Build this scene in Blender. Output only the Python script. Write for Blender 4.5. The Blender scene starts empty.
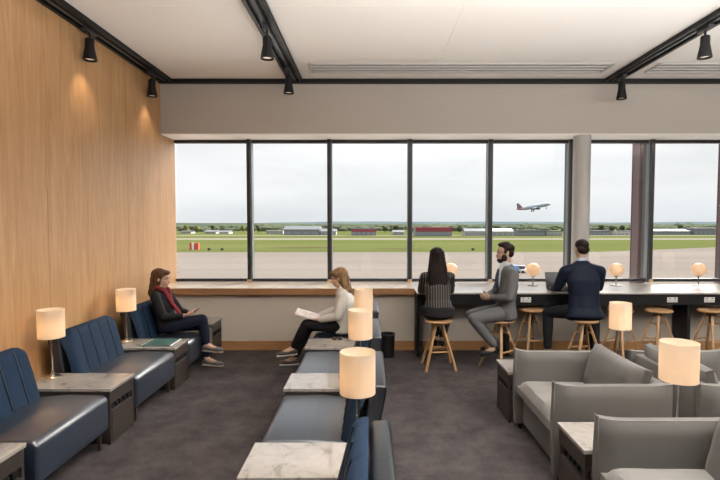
import bpy, bmesh, math, random
from mathutils import Vector, Matrix, Quaternion
random.seed(7)
PI = math.pi
scene = bpy.context.scene
COL = scene.collection

# ------------------------------------------------------------------ camera, world, sun, lights, exposure
F = 490.0
cam_d = bpy.data.cameras.new('camera')
cam_d.sensor_width = 36.0
cam_d.lens = F / 720.0 * 36.0
cam_d.clip_end = 9000
cam_d.clip_start = 0.05
cam = bpy.data.objects.new('camera', cam_d)
COL.objects.link(cam)
cam.location = (0, 0.06, 1.75)
cam.rotation_euler = (math.radians(90) - math.atan(22 / F), 0, 0)
cam_d.shift_x = -10 / 720.0
cam_d.shift_y = 5 / 720.0
scene.camera = cam

vs = scene.view_settings
vs.view_transform = 'Standard'
vs.look = 'None'
vs.exposure = 0.0
vs.gamma = 1.0
vs.use_curve_mapping = False

w = bpy.data.worlds.new('world')
scene.world = w
w.use_nodes = True
nt = w.node_tree
nt.nodes.clear()
o_ = nt.nodes.new('ShaderNodeOutputWorld')
bg = nt.nodes.new('ShaderNodeBackground')
tc = nt.nodes.new('ShaderNodeTexCoord')
sep = nt.nodes.new('ShaderNodeSeparateXYZ')
nt.links.new(tc.outputs['Generated'], sep.inputs[0])
rampw = nt.nodes.new('ShaderNodeValToRGB')
e = rampw.color_ramp.elements
e[0].position = 0.0; e[0].color = (0.84, 0.88, 0.91, 1)
e[1].position = 1.0; e[1].color = (1.9, 1.95, 2.0, 1)
x_ = e.new(0.06); x_.color = (0.96, 0.975, 0.985, 1)
x_ = e.new(0.35); x_.color = (1.05, 1.06, 1.07, 1)
nt.links.new(sep.outputs[2], rampw.inputs[0])
mp = nt.nodes.new('ShaderNodeMapping')
mp.inputs['Scale'].default_value = (1.0, 1.0, 5.0)
nz = nt.nodes.new('ShaderNodeTexNoise')
nz.inputs['Scale'].default_value = 2.3
nz.inputs['Detail'].default_value = 6
nt.links.new(tc.outputs['Generated'], mp.inputs[0])
nt.links.new(mp.outputs[0], nz.inputs[0])
mr = nt.nodes.new('ShaderNodeMapRange')
mr.inputs[1].default_value = 0.35; mr.inputs[2].default_value = 0.65
mr.inputs[3].default_value = 0.92; mr.inputs[4].default_value = 1.06
nt.links.new(nz.outputs[0], mr.inputs[0])
mul = nt.nodes.new('ShaderNodeVectorMath'); mul.operation = 'SCALE'
nt.links.new(rampw.outputs[0], mul.inputs[0])
nt.links.new(mr.outputs[0], mul.inputs['Scale'])
nt.links.new(mul.outputs[0], bg.inputs[0])
bg.inputs[1].default_value = 1.0
nt.links.new(bg.outputs[0], o_.inputs[0])

def light(name, kind, loc, energy, color, target=None, **kw):
    d = bpy.data.lights.new(name, kind)
    d.energy = energy
    d.color = color
    for k, v in kw.items():
        setattr(d, k, v)
    o = bpy.data.objects.new(name, d)
    COL.objects.link(o)
    o.location = loc
    if target is not None:
        o.rotation_euler = (Vector(target) - Vector(loc)).to_track_quat('-Z', 'Y').to_euler()
    return o

# hazy sun beyond the windows, high on the left
light('sun', 'SUN', (33, 25, 28), 12.5, (1.0, 0.95, 0.88), (0, 0, 0), angle=math.radians(50))
# added fill out of view: upward area lights that brighten the ceiling and room
for yy, en, zz in ((1.9, 1000, 2.62), (-1.6, 60, 2.25)):
    light('ceiling_fill', 'AREA', (3.4, yy, zz), en, (1.0, 0.965, 0.92), (3.4, yy, 3.72), shape='RECTANGLE', size=8.0, size_y=0.4)

# ------------------------------------------------------------------ materials
MATS = {}
def lin(c):
    return tuple(((v / 255) / 12.92 if v / 255 <= 0.04045 else ((v / 255 + 0.055) / 1.055) ** 2.4) for v in c)

def mat(name, color, rough=0.6, metal=0.0, noise=None, bump=None, spec=0.5, emit=None, coat=0.0, coat_ior=1.5, coat_rough=0.22, sheen=0.0, scale=(1, 1, 1), color2=None, coords='Object'):
    """color: linear rgb; noise=(scale, amount) mixes towards color2; bump=(scale, strength)"""
    if name in MATS: return MATS[name]
    m = bpy.data.materials.new(name); m.use_nodes = True
    nt = m.node_tree; b = nt.nodes['Principled BSDF']
    b.inputs['Base Color'].default_value = (*color, 1)
    b.inputs['Roughness'].default_value = rough
    b.inputs['Metallic'].default_value = metal
    b.inputs['Specular IOR Level'].default_value = spec
    b.inputs['Coat Weight'].default_value = coat; b.inputs['Coat Roughness'].default_value = coat_rough; b.inputs['Coat IOR'].default_value = coat_ior
    b.inputs['Sheen Weight'].default_value = sheen
    if emit:
        b.inputs['Emission Color'].default_value = (*emit[0], 1)
        b.inputs['Emission Strength'].default_value = emit[1]
    if noise or bump:
        t = nt.nodes.new('ShaderNodeTexCoord'); mp = nt.nodes.new('ShaderNodeMapping')
        mp.inputs['Scale'].default_value = scale
        nt.links.new(t.outputs[coords], mp.inputs[0])
    if noise:
        n = nt.nodes.new('ShaderNodeTexNoise'); n.inputs['Scale'].default_value = noise[0]; n.inputs['Detail'].default_value = 5
        nt.links.new(mp.outputs[0], n.inputs[0])
        r = nt.nodes.new('ShaderNodeValToRGB')
        c2 = color2 or tuple(v * (1 - noise[1]) for v in color)
        r.color_ramp.elements[0].position = 0.35; r.color_ramp.elements[0].color = (*c2, 1)
        r.color_ramp.elements[1].position = 0.65; r.color_ramp.elements[1].color = (*color, 1)
        nt.links.new(n.outputs[0], r.inputs[0]); nt.links.new(r.outputs[0], b.inputs['Base Color'])
    if bump:
        n2 = nt.nodes.new('ShaderNodeTexNoise'); n2.inputs['Scale'].default_value = bump[0]; n2.inputs['Detail'].default_value = 3
        nt.links.new(mp.outputs[0], n2.inputs[0])
        bu = nt.nodes.new('ShaderNodeBump'); bu.inputs['Strength'].default_value = bump[1]; bu.inputs['Distance'].default_value = 0.01
        nt.links.new(n2.outputs[0], bu.inputs['Height']); nt.links.new(bu.outputs[0], b.inputs['Normal'])
    MATS[name] = m
    return m

def wood(name, c1, c2, grain=(1, 1, 1), nscale=3.0, rough=0.45, dist=1.5):
    if name in MATS: return MATS[name]
    m = bpy.data.materials.new(name); m.use_nodes = True
    nt = m.node_tree; b = nt.nodes['Principled BSDF']; b.inputs['Roughness'].default_value = rough
    t = nt.nodes.new('ShaderNodeTexCoord'); mp = nt.nodes.new('ShaderNodeMapping')
    mp.inputs['Scale'].default_value = grain
    nt.links.new(t.outputs['Object'], mp.inputs[0])
    n = nt.nodes.new('ShaderNodeTexNoise'); n.inputs['Scale'].default_value = nscale; n.inputs['Detail'].default_value = 8
    n.inputs['Roughness'].default_value = 0.62; n.inputs['Distortion'].default_value = dist
    nt.links.new(mp.outputs[0], n.inputs[0])
    r = nt.nodes.new('ShaderNodeValToRGB')
    r.color_ramp.elements[0].position = 0.3; r.color_ramp.elements[0].color = (*c2, 1)
    r.color_ramp.elements[1].position = 0.7; r.color_ramp.elements[1].color = (*c1, 1)
    nt.links.new(n.outputs[0], r.inputs[0]); nt.links.new(r.outputs[0], b.inputs['Base Color'])
    MATS[name] = m
    return m

M_wallwood = wood('oak_veneer', (0.56, 0.335, 0.165), (0.40, 0.215, 0.09), (6.5, 6.5, 0.45), 2.6, 0.38)
M_reflection = wood('oak', (0.55, 0.40, 0.26), (0.45, 0.30, 0.18), (3, 3, 3), 6, 0.5)  # pale tone of the reflections painted at the mullion bases
M_oakstool = wood('stool_oak', (0.42, 0.25, 0.12), (0.28, 0.155, 0.07), (6, 6, 2), 6, 0.5)
M_oaksill = wood('sill_oak', (0.68, 0.57, 0.46), (0.60, 0.49, 0.38), (1.5, 14, 14), 3, 0.25)
M_oakedge = wood('edge_oak', (0.34, 0.18, 0.085), (0.24, 0.12, 0.05), (1.5, 14, 14), 3, 0.4)
M_base = wood('baseboard_oak', (0.40, 0.21, 0.09), (0.29, 0.14, 0.055), (1.5, 14, 14), 3, 0.45)
M_darkwood = wood('dark_wood', (0.055, 0.042, 0.036), (0.022, 0.017, 0.015), (2, 2, 18), 3, 0.45)
M_plaster = mat('beige_plaster', (0.52, 0.47, 0.41), 0.85)
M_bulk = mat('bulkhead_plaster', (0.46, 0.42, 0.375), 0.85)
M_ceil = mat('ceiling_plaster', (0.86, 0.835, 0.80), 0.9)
M_soffit = mat('soffit_plaster', (0.90, 0.88, 0.83), 0.8)
M_black = mat('black_metal', (0.008, 0.008, 0.009), 0.5, spec=0.3)
M_dkgrey = mat('dark_grey_metal', (0.03, 0.03, 0.032), 0.5)
M_frame = mat('window_frame_metal', (0.022, 0.025, 0.028), 0.4)
M_frame2 = mat('window_frame_side', (0.16, 0.17, 0.18), 0.4)
M_greym = mat('grey_metal', (0.25, 0.25, 0.25), 0.5)
M_steel = mat('brushed_steel', (0.22, 0.21, 0.20), 0.35, 0.8)
M_chrome = mat('chrome', (0.75, 0.72, 0.68), 0.18, 1.0)
M_counter = mat('counter_stone', (0.50, 0.47, 0.44), 0.28, noise=(9, 0.12), coat=0.4)
M_leather = mat('navy_leather', (0.010, 0.021, 0.042), 0.42, bump=(60, 0.06), spec=1.0, coat=0.7, coat_ior=1.8, coat_rough=0.33)
M_shell = mat('dark_navy_leather', (0.010, 0.013, 0.019), 0.36, bump=(60, 0.1), spec=0.7)
M_bluefab = mat('blue_fabric', (0.010, 0.026, 0.056), 0.75, spec=0.2, bump=(300, 0.1))
M_greyfab = mat('grey_upholstery', (0.082, 0.077, 0.073), 0.7, bump=(200, 0.12), sheen=0.1)
M_greyseat = mat('light_grey_upholstery', (0.16, 0.152, 0.145), 0.7, bump=(14, 0.35), sheen=0.1)
M_greypipe = mat('grey_piping', (0.17, 0.165, 0.16), 0.6)
M_white = mat('white_plastic', (0.75, 0.75, 0.74), 0.4)
M_skin = mat('skin', (0.48, 0.30, 0.22), 0.6, spec=0.4)
M_skin2 = mat('skin_tan', (0.36, 0.23, 0.175), 0.65, spec=0.4)

def marble():
    m = bpy.data.materials.new('marble'); m.use_nodes = True
    nt = m.node_tree; b = nt.nodes['Principled BSDF']; b.inputs['Roughness'].default_value = 0.07; b.inputs['Coat Weight'].default_value = 0.3; b.inputs['Coat Roughness'].default_value = 0.03
    t = nt.nodes.new('ShaderNodeTexCoord'); n = nt.nodes.new('ShaderNodeTexNoise')
    n.inputs['Scale'].default_value = 7; n.inputs['Detail'].default_value = 9; n.inputs['Distortion'].default_value = 1.2; n.inputs['Roughness'].default_value = 0.65
    nt.links.new(t.outputs['Object'], n.inputs[0])
    r = nt.nodes.new('ShaderNodeValToRGB'); e = r.color_ramp.elements
    e[0].position = 0.34; e[0].color = (0.22, 0.20, 0.185, 1)
    e[1].position = 0.62; e[1].color = (0.37, 0.345, 0.325, 1)
    x = e.new(0.45); x.color = (0.33, 0.305, 0.285, 1)
    nt.links.new(n.outputs[0], r.inputs[0]); nt.links.new(r.outputs[0], b.inputs['Base Color'])
    return m
M_marble = marble()

def carpet():
    m = bpy.data.materials.new('carpet'); m.use_nodes = True
    nt = m.node_tree; b = nt.nodes['Principled BSDF']; b.inputs['Roughness'].default_value = 0.95; b.inputs['Specular IOR Level'].default_value = 0.1
    t = nt.nodes.new('ShaderNodeTexCoord')
    n = nt.nodes.new('ShaderNodeTexNoise'); n.inputs['Scale'].default_value = 3.2; n.inputs['Detail'].default_value = 10; n.inputs['Roughness'].default_value = 0.75
    nt.links.new(t.outputs['Object'], n.inputs[0])
    r = nt.nodes.new('ShaderNodeValToRGB'); e = r.color_ramp.elements
    e[0].position = 0.32; e[0].color = (0.038, 0.032, 0.033, 1)
    e[1].position = 0.68; e[1].color = (0.088, 0.077, 0.079, 1)
    nt.links.new(n.outputs[0], r.inputs[0]); nt.links.new(r.outputs[0], b.inputs['Base Color'])
    n2 = nt.nodes.new('ShaderNodeTexNoise'); n2.inputs['Scale'].default_value = 120
    nt.links.new(t.outputs['Object'], n2.inputs[0])
    bu = nt.nodes.new('ShaderNodeBump'); bu.inputs['Strength'].default_value = 0.5; bu.inputs['Distance'].default_value = 0.01
    nt.links.new(n2.outputs[0], bu.inputs['Height']); nt.links.new(bu.outputs[0], b.inputs['Normal'])
    return m
M_carpet = carpet()

def glass():
    m = bpy.data.materials.new('window_glass'); m.use_nodes = True
    nt = m.node_tree; nt.nodes.clear()
    o = nt.nodes.new('ShaderNodeOutputMaterial'); mx = nt.nodes.new('ShaderNodeMixShader')
    tr = nt.nodes.new('ShaderNodeBsdfTransparent'); tr.inputs[0].default_value = (0.98, 0.985, 0.985, 1)
    g = nt.nodes.new('ShaderNodeBsdfGlossy'); g.inputs['Roughness'].default_value = 0.02; g.inputs[0].default_value = (1, 1, 1, 1)
    fr = nt.nodes.new('ShaderNodeFresnel'); fr.inputs[0].default_value = 1.25
    nt.links.new(fr.outputs[0], mx.inputs[0]); nt.links.new(tr.outputs[0], mx.inputs[1]); nt.links.new(g.outputs[0], mx.inputs[2])
    nt.links.new(mx.outputs[0], o.inputs[0])
    return m
M_glass = glass()

def shade_mat():
    m = bpy.data.materials.new('lamp_shade_fabric'); m.use_nodes = True
    nt = m.node_tree; nt.nodes.clear()
    o = nt.nodes.new('ShaderNodeOutputMaterial'); mx = nt.nodes.new('ShaderNodeMixShader'); mx.inputs[0].default_value = 0.5
    d = nt.nodes.new('ShaderNodeBsdfDiffuse'); d.inputs[0].default_value = (0.80, 0.77, 0.72, 1)
    t = nt.nodes.new('ShaderNodeBsdfTranslucent'); t.inputs[0].default_value = (0.85, 0.74, 0.60, 1)
    tc = nt.nodes.new('ShaderNodeTexCoord'); wv = nt.nodes.new('ShaderNodeTexNoise'); wv.inputs['Scale'].default_value = 90
    nt.links.new(tc.outputs['Object'], wv.inputs[0])
    bu = nt.nodes.new('ShaderNodeBump'); bu.inputs['Strength'].default_value = 0.15
    nt.links.new(wv.outputs[0], bu.inputs['Height']); nt.links.new(bu.outputs[0], d.inputs['Normal'])
    nt.links.new(d.outputs[0], mx.inputs[1]); nt.links.new(t.outputs[0], mx.inputs[2]); nt.links.new(mx.outputs[0], o.inputs[0])
    return m
M_shade = shade_mat()
M_globe = mat('globe_glass', (0.62, 0.46, 0.32), 0.35, emit=((1.0, 0.52, 0.26), 0.34))
M_bulb = mat('bulb_glow', (1, 1, 1), 0.5, emit=((1.0, 0.75, 0.45), 3.0))

# ------------------------------------------------------------------ mesh helpers
class MB:
    def __init__(s): s.bm = bmesh.new()
    def _merge(s, t, M=None):
        if M is not None: bmesh.ops.transform(t, matrix=M, verts=t.verts)
        me = bpy.data.meshes.new('tmp'); t.to_mesh(me); t.free()
        s.bm.from_mesh(me); bpy.data.meshes.remove(me)
        return s
    def box(s, x0, x1, y0, y1, z0, z1, r=0.0, seg=2, M=None):
        t = bmesh.new(); bmesh.ops.create_cube(t, size=1)
        bmesh.ops.scale(t, vec=(x1 - x0, y1 - y0, z1 - z0), verts=t.verts)
        bmesh.ops.translate(t, vec=((x0 + x1) / 2, (y0 + y1) / 2, (z0 + z1) / 2), verts=t.verts)
        if r > 0: bmesh.ops.bevel(t, geom=list(t.edges), offset=r, segments=seg, profile=0.5, affect='EDGES')
        return s._merge(t, M)
    def tube(s, p0, p1, r0, r1=None, seg=16, M=None):
        if r1 is None: r1 = r0
        p0 = Vector(p0); p1 = Vector(p1); d = p1 - p0
        t = bmesh.new(); bmesh.ops.create_cone(t, cap_ends=True, segments=seg, radius1=r0, radius2=r1, depth=d.length)
        Q = d.to_track_quat('Z', 'Y').to_matrix().to_4x4()
        bmesh.ops.transform(t, matrix=Matrix.Translation((p0 + p1) / 2) @ Q, verts=t.verts)
        return s._merge(t, M)
    def bar(s, p0, p1, wx, wy, r=0.0, taper=1.0, up=(0, 0, 1)):
        p0 = Vector(p0); p1 = Vector(p1); d = p1 - p0
        t = bmesh.new(); bmesh.ops.create_cube(t, size=1)
        for v in t.verts:
            k = taper if v.co.z > 0 else 1.0
            v.co = Vector((v.co.x * wx * k, v.co.y * wy * k, v.co.z * d.length))
        if r > 0: bmesh.ops.bevel(t, geom=list(t.edges), offset=r, segments=2, profile=0.5, affect='EDGES')
        Q = d.to_track_quat('Z', 'Y').to_matrix().to_4x4()
        return s._merge(t, Matrix.Translation((p0 + p1) / 2) @ Q)
    def lathe(s, prof, seg=32, M=None):
        t = bmesh.new(); rings = []
        for r, z in prof:
            rings.append([t.verts.new((r * math.cos(2 * PI * k / seg), r * math.sin(2 * PI * k / seg), z)) for k in range(seg)] if r > 1e-6 else [t.verts.new((0, 0, z))])
        for a, b in zip(rings, rings[1:]):
            for k in range(seg):
                k2 = (k + 1) % seg
                if len(a) == 1 and len(b) == 1: continue
                if len(a) == 1: t.faces.new((a[0], b[k2], b[k])) if False else t.faces.new((a[0], b[k], b[k2]))
                elif len(b) == 1: t.faces.new((a[k], b[0], a[k2])) if False else t.faces.new((a[k2], b[0], a[k]))
                else: t.faces.new((a[k], a[k2], b[k2], b[k]))
        bmesh.ops.recalc_face_normals(t, faces=t.faces)
        return s._merge(t, M)
    def sphere(s, c, r, M=None, sub=3):
        t = bmesh.new(); bmesh.ops.create_icosphere(t, subdivisions=sub, radius=1)
        if not hasattr(r, '__len__'): r = (r, r, r)
        bmesh.ops.scale(t, vec=r, verts=t.verts)
        MM = Matrix.Translation(Vector(c)) @ (M.to_4x4() if M is not None else Matrix.Identity(4))
        return s._merge(t, MM)
    def prism(s, pts, axis, a0, a1, r=0.0, M=None):
        """polygon pts in the plane across axis ('x','y','z'), from a0 to a1"""
        t = bmesh.new()
        def mk(p, a):
            return {'x': (a, p[0], p[1]), 'y': (p[0], a, p[1]), 'z': (p[0], p[1], a)}[axis]
        A = [t.verts.new(mk(p, a0)) for p in pts]; B = [t.verts.new(mk(p, a1)) for p in pts]
        t.faces.new(A); t.faces.new(B[::-1])
        for i in range(len(pts)):
            j = (i + 1) % len(pts); t.faces.new((A[i], B[i], B[j], A[j]))
        bmesh.ops.recalc_face_normals(t, faces=t.faces)
        if r > 0: bmesh.ops.bevel(t, geom=list(t.edges), offset=r, segments=3, profile=0.5, affect='EDGES')
        return s._merge(t, M)
    def pillow(s, c, size, M=None, p=3.0, n=14, flat=0.25, wr=0.0):
        """soft cushion: local x thickness, y width, z height"""
        t = bmesh.new(); bmesh.ops.create_cube(t, size=2)
        bmesh.ops.subdivide_edges(t, edges=t.edges, cuts=n, use_grid_fill=True)
        for v in t.verts:
            x, y, z = v.co
            k = max(0.0, (1 - abs(y) ** p)) ** 0.5 * max(0.0, (1 - abs(z) ** p)) ** 0.5
            th = flat + (1 - flat) * k
            pin = 1 - 0.05 * (1 - abs(z) ** 2) * abs(y) ** 4
            wob = 1 + wr * math.sin(7 * y + 3 * z) * math.cos(5 * z - 2 * y)
            v.co = Vector((x * th * wob * size[0] / 2, y * size[1] / 2 * pin, z * size[2] / 2 * (1 - 0.05 * (1 - y * y) * z ** 4)))
        return s._merge(t, Matrix.Translation(Vector(c)) @ (M.to_4x4() if M is not None else Matrix.Identity(4)))
    def build(s, name, m, parent=None, smooth=True, angle=40):
        me = bpy.data.meshes.new(name); s.bm.to_mesh(me); s.bm.free()
        if smooth:
            me.polygons.foreach_set('use_smooth', [True] * len(me.polygons))
            try: me.set_sharp_from_angle(angle=math.radians(angle))
            except Exception: pass
        me.materials.append(m)
        o = bpy.data.objects.new(name, me); COL.objects.link(o)
        if parent is not None: o.parent = parent
        return o

def tag(o, label=None, cat=None, group=None, kind=None):
    if label: o['label'] = label
    if cat: o['category'] = cat
    if group: o['group'] = group
    if kind: o['kind'] = kind
    return o
def thing(name, label, cat, loc=(0, 0, 0), rz=0.0, group=None):
    o = bpy.data.objects.new(name, None); COL.objects.link(o); o.empty_display_size = 0.1
    o.location = loc; o.rotation_euler = (0, 0, rz)
    return tag(o, label, cat, group)
def copy_tree(o, parent=None):
    c = o.copy(); COL.objects.link(c)
    if parent is not None: c.parent = parent
    for ch in [x for x in bpy.data.objects if x.parent == o]: copy_tree(ch, c)
    return c
def place(proto, used, loc, rz, label, group=None):
    o = copy_tree(proto) if used else proto
    o.location = loc; o.rotation_euler = (0, 0, rz); o['label'] = label
    if group: o['group'] = group
    return o
def struct(name, mb, m, label=None):
    o = mb.build(name, m, smooth=False) if isinstance(mb, MB) else mb
    o['kind'] = 'structure'
    if label: o['label'] = label
    return o

# ------------------------------------------------------------------ room shell
XL, XR, YB, YW, YG, ZC = -2.9, 12.0, -8.0, 6.75, 7.40, 3.72
YBK = 6.92      # bulkhead face
ZS = 2.99       # soffit
struct('floor', MB().box(XL - 0.2, XR + 0.2, YB - 0.2, YW + 0.9, -0.25, 0.0), M_carpet)
# left wall of oak veneer boards with fine joints
mb = MB(); mb.box(XL - 0.25, XL - 0.012, YB, YG + 0.02, 0, ZC + 0.1)
ys = [YB, -6, -4.4, -2.9, -1.42, 0.05, 1.53, 3.0, 4.48, 5.95, 7.39]
for a, b in zip(ys, ys[1:]): mb.box(XL - 0.012, XL, a + 0.003, b - 0.003, 0.0, ZC)
struct('wall_left', mb, M_wallwood)
M_dim = mat('dark_taupe_paint', (0.16, 0.14, 0.12), 0.8)
struct('wall_right', MB().box(XR, XR + 0.2, YB, YG + 0.15, 0, ZC), M_dim)
struct('wall_back', MB().box(XL - 0.2, XR + 0.2, YB - 0.2, YB, 0, ZC), M_dim)
mb = MB(); mb.box(XL, XR, YW, YW + 0.5, 0, 0.765); struct('wall_front', mb, M_plaster)
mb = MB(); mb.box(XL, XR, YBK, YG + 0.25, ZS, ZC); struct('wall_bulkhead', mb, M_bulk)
mb = MB(); mb.box(XL, XR, YBK + 0.001, YG + 0.02, ZS - 0.012, ZS - 0.0005); struct('trim_1', mb, M_soffit)
# ceiling: plasterboard sheets with fine joints
mb = MB(); mb.box(XL - 0.25, XR + 0.2, YB - 0.2, YG + 0.3, ZC + 0.012, ZC + 0.3)
xs = [XL, -1.12, -0.92, 0.85, 3.2, 3.4, 5.6, 8.2, XR]
for i, (a, b) in enumerate(zip(xs, xs[1:])):
    if b - a < 0.3: continue
    yy = [YB, -5, -2.6, -0.2, 2.2, 4.6, 6.05, 6.42, YBK]
    for c, d in zip(yy, yy[1:]):
        g = 0.0015
        mb.box(a + (g if a > XL else 0), b - g, c + g, d - g, ZC, ZC + 0.012)
struct('ceiling', mb, M_ceil)
struct('baseboard_front', MB().box(XL, XR, YW - 0.018, YW, 0.0, 0.13, 0.003), M_base)

# window sill (oak) on the left half
mb = MB(); mb.box(XL, 0.60, YW - 0.07, YG - 0.04, 0.845, 0.866, 0.003)
sill = struct('window_sill', mb, M_oaksill)
mb = MB(); mb.box(XL, 0.60, YW - 0.085, YW - 0.055, 0.775, 0.862, 0.004); mb.box(0.585, 0.60, YW - 0.06, YW + 0.55, 0.766, 0.845)
mb.box(XL, 0.585, YW - 0.055, YW + 0.5, 0.766, 0.844)
e_ = mb.build('edge_board', M_oakedge, sill, smooth=False)

# windows
mull = [XL + 0.001] + [-1.79 + 1.19 * k for k in range(12)]
for i in range(len(mull) - 1):
    a, b = mull[i], mull[i + 1]
    if a > XR - 1: break
    root = bpy.data.objects.new('window_%d' % (i + 1), None); COL.objects.link(root); root['kind'] = 'structure'
    m = MB(); z0, z1 = 0.872, ZS - 0.013
    m.box(a, b, YG - 0.04, YG + 0.05, z0, z0 + 0.045, 0.004)
    m.box(a, b, YG - 0.03, YG + 0.05, z1 - 0.045, z1, 0.004)
    m.build('window_rail', M_frame, root, smooth=False)
    m = MB(); m.box(a + 0.02, b - 0.02, YG + 0.0, YG + 0.012, z0 + 0.04, z1 - 0.04); m.build('pane', M_glass, root, smooth=False)
    m = MB()
    m.box(b - 0.026, b + 0.026, YG - 0.10, YG - 0.02, z0 - 0.006, z1, 0.004)
    m.box(b - 0.026, b + 0.026, YG - 0.02, YG + 0.12, z0 - 0.006, z1, 0.002)
    m.build('mullion', M_frame, root, smooth=False)
    m = MB(); m.box(b - 0.034, b - 0.0265, YG - 0.06, YG + 0.03, z0, z1); m.box(b + 0.0265, b + 0.038, YG - 0.06, YG + 0.03, z0, z1)
    m.build('glazing_bead', M_frame2, root, smooth=False)
    m = MB(); m.box(b - 0.03, b + 0.03, YG - 0.125, YG - 0.102, 0.868, 0.915, 0.003); m.build('mullion_reflection', M_reflection, root, smooth=False)  # small block stands in for a reflection at the mullion base
# round column and outer steel posts
m = MB(); m.lathe([(0.0, 0.874), (0.118, 0.874), (0.118, ZS - 0.013), (0.0, ZS - 0.013)], 40)
o = m.build('column', mat('column_paint', (0.42, 0.41, 0.40), 0.5)); o.location = (3.0, 7.05, 0); o['kind'] = 'structure'; o['label'] = 'round pale grey column in front of the windows'
M_rust = mat('oxide_red_paint', (0.085, 0.05, 0.052), 0.6)
for k, X in enumerate((4.48, 5.93)):
    m = MB(); m.box(X - 0.06, X + 0.06, 8.15, 8.35, -5.0, 4.5); m.box(X - 0.065, X + 0.065, 8.13, 8.15, -5.0, 4.5)
    m.box(X - 0.065, X + 0.065, 8.35, 8.37, -5.0, 4.5)
    tag(m.build('steel_post', M_rust, smooth=False), ['oxide red steel post outside, right behind the mullion beside the seated navy man', 'oxide red steel post outside at the right edge of the view'][k], 'post', 'steel posts outside the windows')

# ------------------------------------------------------------------ ceiling tracks, vents and spotlights
def track(label, x, y0, y1, wid=0.19):
    t = thing('lighting_track', label, 'light track', (x, 0, ZC))
    m = MB()
    m.box(-wid / 2, -wid / 2 + 0.035, y0, y1, -0.045, 0.0); m.box(wid / 2 - 0.035, wid / 2, y0, y1, -0.045, 0.0)
    m.box(-wid / 2 + 0.035, wid / 2 - 0.035, y0, y1, -0.012, -0.004)
    m.build('channel', M_black, t, smooth=False)
    m = MB(); m.box(-0.018, 0.018, y0, y1 - 0.02, -0.04, -0.013); m.build('rail', M_dkgrey, t, smooth=False)
    return t
track('black track running along the oak wall', XL + 0.1, YB, YBK - 0.08)
track('black track above the centre row of chairs', -1.02, YB, YBK - 0.08)
track('black track above the grey armchairs', 3.30, YB, YBK - 0.08)
t = thing('lighting_track', 'long black track crossing the ceiling along the bulkhead', 'light track', (0, YBK - 0.04, ZC))
m = MB(); m.box(XL, XR, -0.038, 0.038, -0.055, 0.0, 0.004); m.build('channel', M_black, t, smooth=False)

def vent(label, x0, x1):
    t = thing('ceiling_vent', label, 'vent', ((x0 + x1) / 2, 6.36, ZC)); h = (x1 - x0) / 2
    m = MB(); m.box(-h, h, -0.16, 0.16, -0.004, 0.0); m.build('backing', mat('vent_back', (0.30, 0.30, 0.30), 0.6), t, smooth=False)
    m = MB()
    for k in range(4): m.box(-h, h, -0.165 + k * 0.11 - 0.013, -0.165 + k * 0.11 + 0.013, -0.02, 0.0, 0.002)
    m.box(-h - 0.012, -h + 0.012, -0.178, 0.178, -0.02, 0.0); m.box(h - 0.012, h + 0.012, -0.178, 0.178, -0.02, 0.0)
    m.build('blade_frame', mat('vent_grey', (0.48, 0.46, 0.45), 0.5), t, smooth=False)
vent('long slotted ceiling vent between the middle and right tracks', -0.75, 3.0)
vent('slotted ceiling vent right of the right-hand track', 3.58, 7.4)

def make_spot():
    t = thing('spotlight', '', 'spotlight')
    m = MB(); m.box(-0.03, 0.03, -0.09, 0.09, -0.082, -0.046, 0.004); m.build('adapter', M_dkgrey, t, smooth=False)
    m = MB(); m.tube((0, 0, -0.15), (0, 0, -0.07), 0.011); m.build('stem', M_black, t)
    m = MB(); m.lathe([(0, -0.13), (0.038, -0.132), (0.043, -0.145), (0.043, -0.21), (0.052, -0.26), (0.066, -0.335), (0.066, -0.345), (0.058, -0.345), (0.05, -0.32), (0, -0.315)], 28)
    m.build('housing', M_black, t)
    m = MB(); m.lathe([(0, -0.322), (0.045, -0.324), (0.045, -0.328), (0, -0.333)], 24); m.build('lens', mat('spot_lens', (0.9, 0.8, 0.7), 0.3, emit=((1, 0.75, 0.5), 0.35)), t)
    return t
sp = make_spot()
spots = [(XL + 0.1, 4.92, 'black flared spotlight on the oak wall track, nearer one'),
         (XL + 0.1, 6.32, 'black flared spotlight on the oak wall track, beside the bulkhead'),
         (-1.02, 4.88, 'black flared spotlight on the middle track, nearer one'),
         (-1.02, 6.17, 'black flared spotlight on the middle track, close to the bulkhead'),
         (3.30, 4.85, 'black flared spotlight on the right track, at the edge of the view'),
         (3.30, 6.45, 'black flared spotlight on the right track, close to the bulkhead')]
for i, (x, y, l) in enumerate(spots):
    y += 0.12
    place(sp, i > 0, (x, y, ZC), 0, l, 'track spotlights')
    tgt = (XL, y + 0.1, 1.6) if i < 2 else (x, y - 0.3, 0)
    light('spotlight_beam', 'SPOT', (x + (0.0 if i > 1 else 0.05), y, ZC - 0.36), 10 if i < 2 else 8, (1.0, 0.78, 0.55), tgt, spot_size=math.radians(95), spot_blend=0.9, shadow_soft_size=0.04)

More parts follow.
